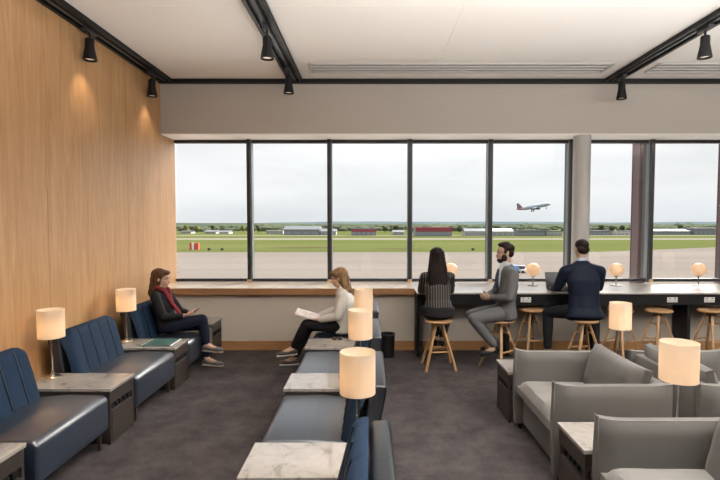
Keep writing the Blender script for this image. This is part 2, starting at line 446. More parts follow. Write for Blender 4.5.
# ------------------------------------------------------------------ counter
ct = thing('window_counter', 'long pale-topped counter with black fascia along the windows', 'counter', (0, 0, 0))
CX0 = 0.605
m = MB(); m.box(CX0, XR - 0.01, 6.35, YG - 0.045, 0.83, 0.852, 0.003); m.build('counter_top', M_counter, ct, smooth=False)
m = MB(); m.box(CX0 + 0.005, XR - 0.01, 6.362, 6.385, 0.69, 0.829); m.box(CX0 + 0.005, XR - 0.01, 6.385, YW - 0.005, 0.80, 0.829)
m.build('fascia', M_black, ct, smooth=False)
for X in (0.63, 1.80, 2.98, 4.16, 5.34, 6.52, 7.7):
    m = MB(); m.box(X - 0.022, X + 0.022, 6.40, YW - 0.03, 0.0, 0.80, 0.003); m.build('leg', M_black, ct, smooth=False)
for X in (2.015, 3.91, 4.39):
    so = MB().box(X - 0.067, X + 0.067, 6.355, 6.362, 0.725, 0.79, 0.002).build('socket_plate', M_white, ct, smooth=False)
    for dx in (-0.035, 0.032):
        m = MB()
        m.box(X + dx - 0.006, X + dx + 0.006, 6.352, 6.3552, 0.768, 0.782)
        m.box(X + dx - 0.018, X + dx - 0.006, 6.352, 6.3552, 0.742, 0.748); m.box(X + dx + 0.006, X + dx + 0.018, 6.352, 6.3552, 0.742, 0.748)
        m.build('socket_holes', M_black, so, smooth=False)

# ------------------------------------------------------------------ globe lamps
def make_globe():
    t = thing('globe_lamp', '', 'lamp')
    MB().lathe([(0, 0), (0.075, 0), (0.078, 0.006), (0.072, 0.012), (0.012, 0.016), (0, 0.016)], 32).build('base', M_steel, t)
    MB().tube((0, 0, 0.015), (0, 0, 0.15), 0.008).build('stem', M_steel, t)
    MB().lathe([(0, 0.135), (0.03, 0.135), (0.034, 0.15), (0, 0.155)], 24).build('holder', M_steel, t)
    MB().sphere((0, 0, 0.232), (0.10, 0.10, 0.094), sub=4).build('globe', M_globe, t)
    return t
gl = make_globe()
for i, (x, l) in enumerate([(1.19, 'glowing globe lamp on the counter between the long-haired woman and the grey-suited man'), (2.37, 'glowing globe lamp on the counter left of the open laptop'),
                            (3.56, 'glowing globe lamp on the counter just right of the navy-jacketed man'), (4.74, 'glowing globe lamp furthest right on the counter')]):
    place(gl, i > 0, (x - 0.035, 7.05, 0.852), 0, l, 'globe lamps on the window counter')
    light('globe_glow', 'POINT', (x - 0.035, 7.05, 0.852 + 0.36), 0.6, (1, 0.7, 0.45), shadow_soft_size=0.09)

# ------------------------------------------------------------------ bar stools
def make_stool():
    t = thing('bar_stool', '', 'stool')
    MB().lathe([(0, 0.555), (0.145, 0.557), (0.160, 0.564), (0.162, 0.575), (0.155, 0.585), (0, 0.587)], 36).build('seat', M_oakstool, t)
    MB().lathe([(0, 0.40), (0.016, 0.40), (0.016, 0.52), (0.03, 0.525), (0.03, 0.555), (0, 0.555)], 20).build('screw_post', M_black, t)
    A, B_ = 0.18, 0.036
    for sx in (-1, 1):
        for sy in (-1, 1):
            MB().bar((sx * A, sy * A, 0.0), (sx * B_, sy * B_, 0.545), 0.030, 0.024, 0.004).build('leg', M_oakstool, t)
    m = MB(); m.box(-0.075, 0.075, -0.016, 0.016, 0.51, 0.545, 0.003); m.box(-0.016, 0.016, -0.075, 0.075, 0.51, 0.545, 0.003)
    m.build('cross_block', M_oakstool, t)
    for s in (-1, 1):
        q = A - (A - B_) * 0.22 / 0.545; MB().bar((-q, s * q, 0.22), (q, s * q, 0.22), 0.022, 0.016, 0.002).build('footrest', M_oakstool, t)
        q = A - (A - B_) * 0.42 / 0.545; MB().bar((s * q, -q, 0.42), (s * q, q, 0.42), 0.022, 0.016, 0.002).build('footrest', M_oakstool, t)
    return t
st = make_stool()
for i, (x, y, r, l) in enumerate([(0.83, 5.93, 0.04, 'oak bar stool carrying the woman in the striped top'), (1.585, 5.93, 0.55, 'oak bar stool under the man in the grey suit'),
                       (2.10, 6.40, 0.3, 'empty oak bar stool between the grey-suited man and the navy-jacketed man'), (2.60, 5.95, 0.1, 'oak bar stool under the man in the navy jacket'),
                       (3.22, 6.32, 0.5, 'empty oak bar stool behind the lit lamp, right of the navy-jacketed man'), (3.72, 6.32, 0.2, 'empty oak bar stool below the left socket plate of the right pair'),
                       (4.39, 6.32, 0.35, 'empty oak bar stool furthest right, at the edge of the view')]):
    q_ = place(st, i > 0, (x, y, 0), r, l, 'oak bar stools at the counter')
    if 'empty' in l: q_.scale = (1, 1, 1.09)

# ------------------------------------------------------------------ blue lounge chairs (face +x, front edge at x=0)
CW = 0.82
def make_blue():
    t = thing('lounge_chair', '', 'chair'); h = CW / 2
    # seat block: wedge with rounded front
    m = MB(); m.prism([(-0.62, 0.15), (-0.03, 0.13), (0.0, 0.16), (0.0, 0.385), (-0.03, 0.42), (-0.30, 0.425), (-0.62, 0.40)], 'y', -h, h, 0.022)
    m.build('seat', M_leather, t)
    # back shell, reclined
    m = MB(); m.prism([(-0.60, 0.12), (-0.67, 0.12), (-0.785, 0.735), (-0.775, 0.765), (-0.695, 0.765), (-0.680, 0.745)], 'y', -h, h, 0.018)
    m.build('back_shell', M_shell, t)
    # channelled back cushion
    n = 5; cw = (CW - 0.02) / n
    m = MB()
    tm = bmesh.new(); NY, NZ = n * 10, 22
    def P(iy, iz, side):
        y = -h + 0.01 + (CW - 0.02) * iy / NY; s = iz / NZ
        ph = (iy / 10.0) % 1.0
        ch = math.sin(PI * ph) ** 0.35 if 0 < ph < 1 else 0.0
        z = 0.40 + 0.41 * s
        edge = min(1.0, (min(y + h - 0.01, h - 0.01 - y)) / 0.05); edge = math.sqrt(max(0, 1 - (1 - edge) ** 2))
        top = min(1.0, (1 - s) * 0.41 / 0.06); top = math.sqrt(max(0, 1 - (1 - top) ** 2))
        cz = z
        # round upper corners
        d = h - 0.01 - abs(y)
        if d < 0.09 and s > 0.5:
            z = z - (0.09 - math.sqrt(max(0, 0.09 ** 2 - (0.09 - d) ** 2))) * (s - 0.5) * 2
        fx = -0.505 - 0.105 * s
        th = 0.062 * (0.35 + 0.65 * edge * top) + 0.010 * ch * edge
        return (fx - 0.062 + th, y, z) if side else (fx - 0.062, y, z)
    G = [[[tm.verts.new(P(iy, iz, sd)) for iz in range(NZ + 1)] for iy in range(NY + 1)] for sd in (0, 1)]
    for sd in (0, 1):
        for iy in range(NY):
            for iz in range(NZ):
                tm.faces.new((G[sd][iy][iz], G[sd][iy + 1][iz], G[sd][iy + 1][iz + 1], G[sd][iy][iz + 1]))
    for iz in range(NZ):
        tm.faces.new((G[0][0][iz], G[1][0][iz], G[1][0][iz + 1], G[0][0][iz + 1])); tm.faces.new((G[0][NY][iz], G[1][NY][iz], G[1][NY][iz + 1], G[0][NY][iz + 1]))
    for iy in range(NY):
        tm.faces.new((G[0][iy][0], G[1][iy][0], G[1][iy + 1][0], G[0][iy + 1][0])); tm.faces.new((G[0][iy][NZ], G[1][iy][NZ], G[1][iy + 1][NZ], G[0][iy + 1][NZ]))
    bmesh.ops.recalc_face_normals(tm, faces=tm.faces)
    m._merge(tm); cush = m.build('back_cushion', M_bluefab, t, angle=60)
    m = MB()
    for k in range(1, n):
        y = -h + 0.01 + cw * k
        m.bar((-0.500, y, 0.42), (-0.603, y, 0.80), 0.004, 0.006)
    m.build('seam', M_shell, cush, smooth=False)
    for sy in (-1, 1):
        MB().bar((-0.05, sy * (h - 0.05), 0.0), (-0.05, sy * (h - 0.06), 0.15), 0.018, 0.020, 0.003, 1.5).build('leg', M_darkwood, t)
        MB().bar((-0.68, sy * (h - 0.05), 0.0), (-0.62, sy * (h - 0.06), 0.16), 0.018, 0.020, 0.003, 1.5).build('leg', M_darkwood, t)
    return t
bl = make_blue()
used = False
XF, XCF = -2.03, -0.68
TY = [2.50, 3.84, 5.11]
SY = [1.66 + CW / 2, 2.99 + CW / 2, 4.28 + CW / 2, 5.515 + CW / 2]
Ll = ['navy lounge chair against the oak wall, nearest of that row', 'empty navy lounge chair against the oak wall, between the two lamp tables', 'navy lounge chair by the oak wall seating the dark-haired woman with the phone']
for i in range(3):
    place(bl, used, (XF, SY[i + 1], 0), 0, Ll[i], 'navy lounge chairs along the oak wall'); used = True
Lc = ['navy lounge chair nearest the camera in the centre row, seen from behind', 'empty navy lounge chair in the centre row, between the nearest two tables',
      'empty navy lounge chair in the centre row, next before the reading woman', 'navy lounge chair in the centre row seating the woman in the white jacket']
for i in range(4):
    place(bl, True, (XCF, SY[i], 0), PI, Lc[i], 'navy lounge chairs in the centre row')

# ------------------------------------------------------------------ marble-topped side tables (front at x=0, body to -x)
TD, TW = 0.72, 0.40
def make_table():
    t = thing('side_table', '', 'table')
    MB().box(-TD, 0.0, 0, TW, 0.428, 0.455, 0.004).build('table_top', M_marble, t, smooth=False)
    m = MB(); m.box(-TD + 0.01, -0.012, 0.008, TW - 0.008, 0.325, 0.4275); m.box(-TD + 0.01, -0.03, 0.008, TW - 0.008, 0.03, 0.27)
    m.box(-TD + 0.01, -0.06, 0.02, TW - 0.02, 0.27, 0.325); m.box(-0.03, -0.012, 0.008, 0.03, 0.0, 0.33); m.box(-0.03, -0.012, TW - 0.03, TW - 0.008, 0.0, 0.33)
    m.box(-TD + 0.03, -0.03, 0.03, TW - 0.03, 0.0, 0.03)
    m.build('cabinet', M_darkwood, t, smooth=False)
    MB().box(-0.029, -0.010, 0.034, TW - 0.034, 0.02, 0.262, 0.003).build('door', M_darkwood, t, smooth=False)
    m = MB()
    for k in range(5): m.box(-0.055, -0.02, 0.05 + k * 0.064, 0.05 + k * 0.064 + 0.045, 0.272, 0.31, 0.004)
    m.build('socket_strip', M_black, t, smooth=False)
    return t
tb = make_table(); used = False
for i, l in enumerate(['marble-topped side table at the left edge of the view, nearest along the oak wall', 'marble-topped side table by the oak wall with only a lamp on it', 'marble-topped side table by the oak wall with a teal folder on it']):
    place(tb, used, (XF, TY[i], 0), 0, l, 'side tables along the oak wall'); used = True
place(tb, True, (XF, 6.342, 0), 0, 'marble-topped side table in the corner under the window sill', 'side tables along the oak wall')
for i, l in enumerate(['marble-topped side table in the centre row, nearest the camera', 'marble-topped side table in the centre row, second from the camera', 'marble-topped side table in the centre row beside the reading woman, with sunglasses on it']):
    place(tb, True, (XCF, TY[i] + TW, 0), PI, l, 'side tables in the centre row')
place(tb, True, (1.22, 2.80 + TW, 0), PI, 'marble-topped side table between the two nearer grey armchairs', 'side tables among the grey armchairs')
place(tb, True, (1.20, 4.27 + TW, 0), PI, 'marble-topped side table at the far side of the grey armchairs', 'side tables among the grey armchairs')
place(tb, True, (2.90, 4.27, 0), 0, 'marble-topped side table carrying the lamp behind the grey armchair cushions', 'side tables among the grey armchairs')

# ------------------------------------------------------------------ table lamps
def make_lamp():
    t = thing('table_lamp', '', 'lamp')
    MB().lathe([(0, 0), (0.062, 0), (0.065, 0.006), (0.055, 0.016), (0.018, 0.020), (0.016, 0.032), (0, 0.034)], 32).build('base', M_chrome, t)
    MB().tube((0, 0, 0.03), (0, 0, 0.42), 0.0065).build('pole', M_chrome, t)
    m = MB(); m.lathe([(0.1005, 0.34), (0.1005, 0.575), (0.0985, 0.575), (0.0985, 0.34), (0.1005, 0.34)], 48); m.build('lamp_shade', M_shade, t)
    MB().lathe([(0, 0.40), (0.014, 0.40), (0.018, 0.43), (0.026, 0.455), (0.018, 0.48), (0, 0.487)], 20).build('bulb', M_bulb, t)
    m = MB()
    for a in range(3):
        c, s = math.cos(a * 2 * PI / 3), math.sin(a * 2 * PI / 3); m.tube((0.01 * c, 0.01 * s, 0.395), (0.098 * c, 0.098 * s, 0.40), 0.0018, seg=8)
    m.build('shade_ring', M_chrome, t)
    return t
lp = make_lamp()
lamps = [(-2.665, 4.12, 'lit cylinder lamp by the oak wall, nearer of the two'), (-2.665, 5.38, 'lit cylinder lamp by the oak wall next to the phone-holding woman'),
         (-0.07, 2.78, 'lit cylinder lamp in the centre row, nearest and largest'), (-0.08, 4.10, 'lit cylinder lamp in the centre row, second from the camera'),
         (-0.07, 5.38, 'lit cylinder lamp in the centre row, furthest, behind the reading woman'),
         (1.875, 3.0, 'lit cylinder lamp on the table between the two near grey armchairs, tallest at right'), (2.265, 4.46, 'lit cylinder lamp behind the grey armchair cushions, in front of the stools')]
for i, (x, y, l) in enumerate(lamps):
    place(lp, i > 0, (x, y, 0.455), 0, l, 'lit cylinder table lamps').scale = ((1.06, 1.06, 1), (0.92, 0.92, 1))[i - 5] if i > 4 else (1, 1, 1)
    light('lamp_bulb_light', 'POINT', (x, y, 0.455 + 0.42), 2.6, (1.0, 0.70, 0.40), shadow_soft_size=0.035)

# ------------------------------------------------------------------ grey armchairs (face -x, front at x=0, back towards +x)
def make_arm(wd):
    t = thing('armchair', '', 'armchair'); h = wd / 2; D = 0.79
    for s in (-1, 1):
        y0, y1 = (s * h, s * (h - 0.10)); y0, y1 = min(y0, y1), max(y0, y1)
        # arm slab, slightly puffed
        m = MB(); tm = bmesh.new(); bmesh.ops.create_cube(tm, size=2); bmesh.ops.subdivide_edges(tm, edges=tm.edges, cuts=13, use_grid_fill=True)
        top_z = lambda x: 0.660 + 0.020 * max(0.0, (1 - x / 0.16)) ** 2 + 0.012 * max(0.0, 1 - (D - x) / 0.16) ** 2
        for v in tm.verts:
            x, y, z = v.co; k = (1 - abs(x) ** 10) ** 0.5 * (1 - abs(z) ** 12) ** 0.5
            X = D / 2 + x * D / 2; tz = top_z(X)
            v.co = Vector((X - 0.012 * (1 - z * z) * (x < -0.99), (y0 + y1) / 2 + y * 0.05 * (0.42 + 0.58 * k), 0.045 + (z + 1) / 2 * (tz - 0.045)))
        m._merge(tm); a = m.build('arm', M_greyfab, t)
        for sg in (-1, 1):
            yy = (y0 + y1) / 2 + sg * 0.021
            m = MB(); m.tube((-0.001, yy, 0.05), (-0.001, yy, 0.688), 0.0035, seg=8)
            pr = None
            for q in range(13):
                X = D * q / 12; p_ = (X, yy, top_z(X) - 0.001)
                if pr: m.tube(pr, p_, 0.0035, seg=8)
                pr = p_
            m.build('piping', M_greypipe, a)
    m = MB(); m.box(0.05, D - 0.08, -h + 0.101, h - 0.101, 0.06, 0.29, 0.02); m.build('seat_base', M_greyfab, t)
    # plump seat cushion with rolled front
    m = MB(); tm = bmesh.new(); bmesh.ops.create_cube(tm, size=2); bmesh.ops.subdivide_edges(tm, edges=tm.edges, cuts=15, use_grid_fill=True)
    L, W, H = 0.655, wd - 0.205, 0.17
    for v in tm.verts:
        x, y, z = v.co; k = (1 - abs(x) ** 6) ** 0.5 * (1 - abs(y) ** 8) ** 0.5
        fr = 1 + (0.25 * max(0, -x) ** 2)
        zz = z * (0.28 + 0.72 * k) * H / 2 * fr * (1 + 0.04 * math.sin(9 * y + 2 * x))
        v.co = Vector((0.0 + L / 2 + x * L / 2, y * W / 2, 0.355 + zz))
    m._merge(tm); m.build('seat_cushion', M_greyseat, t)
    m = MB(); m.box(D - 0.10, D, -h + 0.101, h - 0.101, 0.06, 0.66, 0.025); b = m.build('backrest', M_greyfab, t)
    R = Matrix.Rotation(math.radians(13), 3, 'Y')
    m = MB(); m.pillow((0.63, 0, 0.535), (0.23, wd - 0.215, 0.42), R, p=3.2, wr=0.03); m.build('back_cushion', M_greyfab, t)
    for sx in (0.05, D - 0.05):
        for sy in (-1, 1): MB().tube((sx, sy * (h - 0.05), 0), (sx, sy * (h - 0.05), 0.05), 0.018).build('foot', M_black, t)
    return t
ar = make_arm(0.97)
place(ar, False, (1.235, 3.745, 0), 0, 'grey armchair behind the near marble table, its seat cushion in view', 'grey armchairs')
place(ar, True, (1.26, 2.30, 0), 0, 'grey armchair nearest the camera at bottom right, partly cut off', 'grey armchairs')
place(ar, True, (3.0, 3.745, 0), PI, 'grey armchair facing right at the right edge, backed onto the others', 'grey armchairs')

# ------------------------------------------------------------------ small things
# bin
t = thing('waste_bin', 'small black cylindrical waste bin under the sill beside the counter leg', 'bin', (0.23, 6.42, 0))
MB().lathe([(0, 0), (0.085, 0), (0.098, 0.30), (0.092, 0.30), (0.08, 0.02), (0, 0.02)], 32).build('bucket', M_black, t)
MB().lathe([(0.092, 0.292), (0.102, 0.292), (0.102, 0.308), (0.092, 0.308), (0.092, 0.292)], 32).build('rim', M_dkgrey, t)
# teal folder
t = thing('folder', 'teal document folder lying on the side table by the oak wall', 'folder', (-2.25, 5.30, 0.455), 0.0)
m = MB(); m.box(-0.145, 0.145, -0.15, 0.15, 0.0, 0.003); m.box(-0.145, 0.145, -0.15, 0.15, 0.010, 0.013); m.box(-0.168, -0.163, -0.15, 0.15, 0, 0.013)
m.build('cover', mat('teal_board', (0.055, 0.13, 0.125), 0.4), t, smooth=False)
MB().box(-0.16, 0.158, -0.145, 0.145, 0.003, 0.010).build('pages', M_white, t, smooth=False)
# sunglasses
t = thing('sunglasses', 'folded brown sunglasses on the centre-row marble table', 'glasses', (-0.36, 5.42, 0.456), 0.1)
m = MB()
for s in (-1, 1): m.sphere((s * 0.033, 0, 0.02), (0.027, 0.005, 0.019))
m.build('lens', mat('brown_lens', (0.05, 0.025, 0.015), 0.1), t)
m = MB(); m.tube((-0.01, 0, 0.026), (0.01, 0, 0.026), 0.003, seg=8)
for s in (-1, 1): m.tube((s * 0.062, 0, 0.026), (s * 0.02, 0.025 + 0.008 * s, 0.006), 0.003, seg=8); m.tube((s * 0.055, 0, 0.026), (s * 0.064, 0.0, 0.026), 0.004, seg=8)
m.build('temple', mat('brown_frame', (0.09, 0.04, 0.02), 0.3), t)
# laptop on the counter
t = thing('laptop', 'dark open laptop on the counter in front of the navy-jacketed man', 'laptop', (2.545, 6.56, 0.852), 0.10)
MB().box(-0.145, 0.145, -0.115, 0.115, 0.0, 0.016, 0.004).build('keyboard_deck', M_dkgrey, t, smooth=False)
R = Matrix.Translation((0, 0.118, 0.012)) @ Matrix.Rotation(math.radians(-14), 4, 'X')
MB().box(-0.145, 0.145, 0.0, 0.008, 0.0, 0.225, 0.003, M=R).build('lid', M_dkgrey, t, smooth=False)
MB().box(-0.133, 0.133, -0.0016, 0.0, 0.015, 0.212, M=R).build('screen', mat('dark_screen', (0.015, 0.017, 0.02), 0.15), t, smooth=False)

# ------------------------------------------------------------------ people
def bake(mb_obj, voxel, smooth=6, fac=0.5):
    md = mb_obj.modifiers.new('r', 'REMESH'); md.mode = 'VOXEL'; md.voxel_size = voxel; md.use_smooth_shade = True
    if smooth:
        sm = mb_obj.modifiers.new('s', 'SMOOTH'); sm.iterations = smooth; sm.factor = fac
    dg = bpy.context.evaluated_depsgraph_get(); dg.update()
    ev = mb_obj.evaluated_get(dg)
    me = bpy.data.meshes.new_from_object(ev)
    mb_obj.modifiers.clear(); old = mb_obj.data; mb_obj.data = me
    bpy.data.meshes.remove(old)
    me.polygons.foreach_set('use_smooth', [True] * len(me.polygons))
    return mb_obj
def V(*a): return Vector(a)
class Blob(MB):
    def cap(s, p0, r0, p1, r1, sub=2):
        s.sphere(p0, r0, sub=sub); s.sphere(p1, r1, sub=sub); s.tube(p0, p1, r0, r1, seg=20); return s
    def chain(s, pts):
        for (a, ra), (b, rb) in zip(pts, pts[1:]): s.cap(a, ra, b, rb)
        return s
    def torso(s, pts, side):
        """pts: (centre, half width, half depth); slices joined along the spine"""
        n = len(pts)
        for i in range(n - 1):
            (a, wa, da), (b, wb, db) = pts[i], pts[i + 1]
            L = (b - a).length; up = (b - a).normalized(); fw = side.cross(up).normalized(); sd = up.cross(fw)
            R = Matrix((sd, fw, up)).transposed()
            k = max(2, int(L / 0.014))
            for j in range(k + 1):
                u = j / k; s.sphere(a.lerp(b, u), (wa + (wb - wa) * u, da + (db - da) * u, 0.06), R, sub=3)
        return s

def hand(B, wrist, d, n, side, curl=0.6, L=0.085):
    """palm from wrist along d; fingers curl towards n; side = direction of the thumb"""
    d = d.normalized(); n = (n - d * n.dot(d)).normalized(); sd = d.cross(n)
    if sd.dot(side) < 0: sd = -sd
    R = Matrix((d, sd, n)).transposed()
    B.sphere(wrist + d * 0.045, (0.055, 0.040, 0.017), R, sub=2)
    B.cap(wrist - d * 0.02, 0.025, wrist + d * 0.02, 0.024)
    for k, (off, ln) in enumerate(((0.029, 0.070), (0.010, 0.078), (-0.010, 0.073), (-0.028, 0.058))):
        p = wrist + d * 0.078 + sd * off; a = curl * 0.4; r = 0.0088
        for j, fr in enumerate((0.45, 0.30, 0.25)):
            dd = d * math.cos(a) + n * math.sin(a); q = p + dd * ln * fr
            B.cap(p, r, q, r * 0.92, sub=1); p = q; r *= 0.92; a += curl
    p = wrist + d * 0.025 + sd * 0.030; q = p + (d * 0.6 + sd * 0.75 + n * 0.35).normalized() * 0.036
    B.cap(p, 0.012, q, 0.010, sub=1); B.cap(q, 0.010, q + (d * 0.9 + sd * 0.1 + n * 0.5).normalized() * 0.034, 0.0085, sub=1)

def head(B, c, f, s=1.0, up=None):
    """c: head centre; f: facing"""
    up = up or V(0, 0, 1); f = f.normalized(); sd = up.cross(f).normalized(); up = f.cross(sd).normalized()
    R = Matrix((f, sd, up)).transposed()
    P = lambda x, y, z: c + f * x * s + sd * y * s + up * z * s
    E = lambda p, r: B.sphere(P(*p), tuple(v * s for v in r), R, sub=2)
    E((-0.012, 0, 0.03), (0.094, 0.074, 0.084)); E((0.022, 0, -0.03), (0.066, 0.058, 0.078)); E((0.048, 0, -0.083), (0.030, 0.032, 0.024))
    E((0.055, 0, 0.028), (0.030, 0.050, 0.035))
    for y in (-1, 1):
        E((0.048, y * 0.035, -0.022), (0.026, 0.02, 0.024)); E((-0.008, y * 0.074, -0.008), (0.018, 0.008, 0.028))
    B.cap(P(0.078, 0, 0.012), 0.008 * s, P(0.100, 0, -0.028), 0.0125 * s, sub=1)
    E((0.084, 0, -0.055), (0.010, 0.022, 0.006)); E((0.081, 0, -0.066), (0.010, 0.019, 0.006))
    return P, R

def person(label, J, f, skin, torso_mat, leg_mat, shoe_mat, male=False, hs=1.0, jacket_hem=None, head_f=None, head_up=None, hips=1.0, tw=1.0, slv=1.0):
    side = V(0, 0, 1).cross(f).normalized()   # the person's left
    root = thing('person', label, 'person', (J['pel'].x, J['pel'].y, 0))
    O = V(J['pel'].x, J['pel'].y, 0)
    inv = lambda o: setattr(o, 'location', -O) or o
    k = 1.12 if male else 1.0
    shw = (J['shL'] - J['shR']).length / 2
    spine = [(J['pel'], 0.165 * k, 0.115 * tw), (J['pel'].lerp(J['chest'], 0.5), 0.135 * k * tw, 0.10 * tw), (J['chest'], 0.15 * k * tw, 0.108 * tw), (J['neck'] - V(0, 0, 0.07), shw * 0.78, 0.085), (J['neck'], 0.06, 0.055)]
    # skin body, one continuous mesh
    B = Blob()
    B.torso([(a, w_ * 0.86, d_ * 0.82) for a, w_, d_ in spine], side)
    hf = (head_f or f).normalized()
    B.cap(J['neck'] - V(0, 0, 0.03), 0.052 * k, J['head'] - hf * 0.015 - V(0, 0, 0.05), 0.050 * k)
    P, R = head(B, J['head'], hf, hs, head_up)
    for q in 'LR':
        B.cap(J['neck'] - V(0, 0, 0.06), 0.05, J['sh' + q], 0.042)
        B.chain([(J['sh' + q], 0.042), (J['el' + q], 0.033), (J['wr' + q], 0.024)])
        B.chain([(J['hip' + q], 0.07), (J['kn' + q], 0.048), (J['kn' + q].lerp(J['an' + q], 0.35), 0.048), (J['an' + q], 0.033)])
        B.chain([(J['an' + q], 0.033), (J['an' + q].lerp(J['toe' + q], 0.7) - V(0, 0, 0.01), 0.024), (J['toe' + q], 0.018)])
        hd, hn, hsd, cu = J['hand' + q]
        hand(B, J['wr' + q], hd, hn, hsd, cu)
    body = B.build('body', skin, root); bake(body, 0.0065, 3); inv(body)
    # eyes and mouth
    m = MB()
    for y in (-1, 1): m.sphere(P(0.078, y * 0.030, 0.012), (0.007, 0.012, 0.006), R, sub=2)
    inv(m.build('eyes', mat('eye_dark', (0.03, 0.02, 0.015), 0.3), body))
    body.location = -O
    for ch in [c for c in bpy.data.objects if c.parent == body]: ch.location = (0, 0, 0)
    m = MB(); m.sphere(P(0.090, 0, -0.060), (0.006, 0.020, 0.006), R, sub=2); m.build('mouth', mat('lips', (0.36, 0.13, 0.11), 0.5), body)
    m = MB()
    for y in (-1, 1): m.tube(P(0.084, y * 0.016, 0.032), P(0.076, y * 0.045, 0.031), 0.0035 * hs, 0.002, seg=8)
    m.build('eyebrows', mat('brow_hair', (0.05, 0.03, 0.02), 0.8), body)
    # jacket / top
    B = Blob(); B.torso([(a, w_ * 1.03, d_ * 1.05) for a, w_, d_ in spine[:-1]] + [(J['neck'] - V(0, 0, 0.015), 0.075, 0.07)], side)
    if jacket_hem is not None:
        c, wv, dv, h0 = jacket_hem; B.torso([(J['pel'] + V(0, 0, 0.02), 0.17 * k, 0.125), (c, wv, dv)], side)
    for q in 'LR':
        B.cap(J['neck'] - V(0, 0, 0.055 if male else 0.065), 0.066 if male else 0.058, J['sh' + q], 0.056 * k)
        cuff = J['el' + q].lerp(J['wr' + q], 0.93)
        B.chain([(J['sh' + q], 0.057 * k), (J['sh' + q].lerp(J['el' + q], 0.6), 0.050 * k * slv), (J['el' + q], 0.045 * k * slv), (cuff, 0.034 * k * slv)])
    top = B.build('jacket', torso_mat, body); bake(top, 0.009, 9)
    # trousers
    B = Blob(); B.torso([(J['pel'] - V(0, 0, 0.04), 0.16 * k * hips, 0.125 * hips), (J['pel'] + V(0, 0, 0.03), 0.16 * k * hips, 0.112 * hips), (J['pel'] + V(0, 0, 0.06), 0.13 * k, 0.09)], side)
    for q in 'LR':
        hp, kn, an = J['hip' + q], J['kn' + q], J['an' + q]
        hem = kn.lerp(an, 0.88)
        B.chain([(hp, 0.085 * k), (hp.lerp(kn, 0.5), 0.076 * k), (kn, 0.060 * k), (kn.lerp(an, 0.35), 0.058 * k), (hem, 0.043 * k)])
    tr = B.build('trousers', leg_mat, body); bake(tr, 0.009, 4)
    # shoes
    for q in 'LR':
        an, toe = J['an' + q], J['toe' + q]; dv = (toe - an); heel = an - V(dv.x, dv.y, 0).normalized() * 0.035 - V(0, 0, 0.045)
        tp = toe; up = V(0, 0, 1); fd = (tp - heel).normalized(); sd = up.cross(fd).normalized(); uu = fd.cross(sd)
        RR = Matrix((fd, sd, uu)).transposed()
        B = Blob(); B.sphere(heel.lerp(tp, 0.12) + uu * 0.012, (0.05, 0.035, 0.033), RR); B.sphere(heel.lerp(tp, 0.72) + uu * 0.004, (0.085, 0.044, 0.026), RR); B.cap(heel + uu * 0.01, 0.027, heel.lerp(tp, 0.7), 0.026)
        if male: B.cap(heel + uu * 0.03, 0.038, an, 0.04)
        sh = B.build('shoe', shoe_mat, body); bake(sh, 0.007, 3)
        B = Blob(); B.box(-0.022, (tp - heel).length + 0.018, -0.030, 0.030, -0.032, -0.020, 0.005, M=Matrix.Translation(heel) @ RR.to_4x4())
        B.build('sole', J.get('sole', M_black), sh)
    return root, body, P, R

def strands(B, P, R, segs):
    for a in segs: B.sphere(P(*a[0]), a[1], R, sub=3)

M_blackcloth = mat('black_jacket', (0.012, 0.012, 0.014), 0.8, spec=0.2, bump=(40, 0.2))
M_jeans = mat('dark_jeans', (0.010, 0.014, 0.028), 0.85, spec=0.2, bump=(60, 0.2))
M_navy = mat('navy_jacket', (0.0055, 0.009, 0.022), 0.75, spec=0.2, bump=(30, 0.2))
M_greysuit = mat('grey_suit', (0.10, 0.10, 0.105), 0.8, spec=0.2, bump=(50, 0.25))
M_whitejk = mat('cream_jacket', (0.62, 0.60, 0.56), 0.85, bump=(45, 0.4))
M_blacktr = mat('black_trousers', (0.010, 0.009, 0.010), 0.8, spec=0.2)
M_brownshoe = mat('brown_shoe', (0.06, 0.045, 0.035), 0.5)
M_pew = mat('pewter_shoe', (0.12, 0.12, 0.12), 0.35, noise=(60, 0.4))
M_tansole = mat('tan_sole', (0.40, 0.33, 0.25), 0.6)
def hair_mat(n, a, b): return mat(n, a, 0.6, spec=0.15, noise=(4, 0.5), scale=(18, 18, 0.8), color2=b, bump=(5, 0.5))
M_h1 = hair_mat('chestnut_hair', (0.13, 0.065, 0.03), (0.045, 0.022, 0.012))
M_h2 = hair_mat('light_brown_hair', (0.26, 0.16, 0.08), (0.10, 0.055, 0.03))
M_h3 = hair_mat('black_brown_hair', (0.014, 0.008, 0.006), (0.005, 0.003, 0.003))
M_h4 = hair_mat('dark_brown_hair', (0.022, 0.013, 0.009), (0.008, 0.005, 0.004))
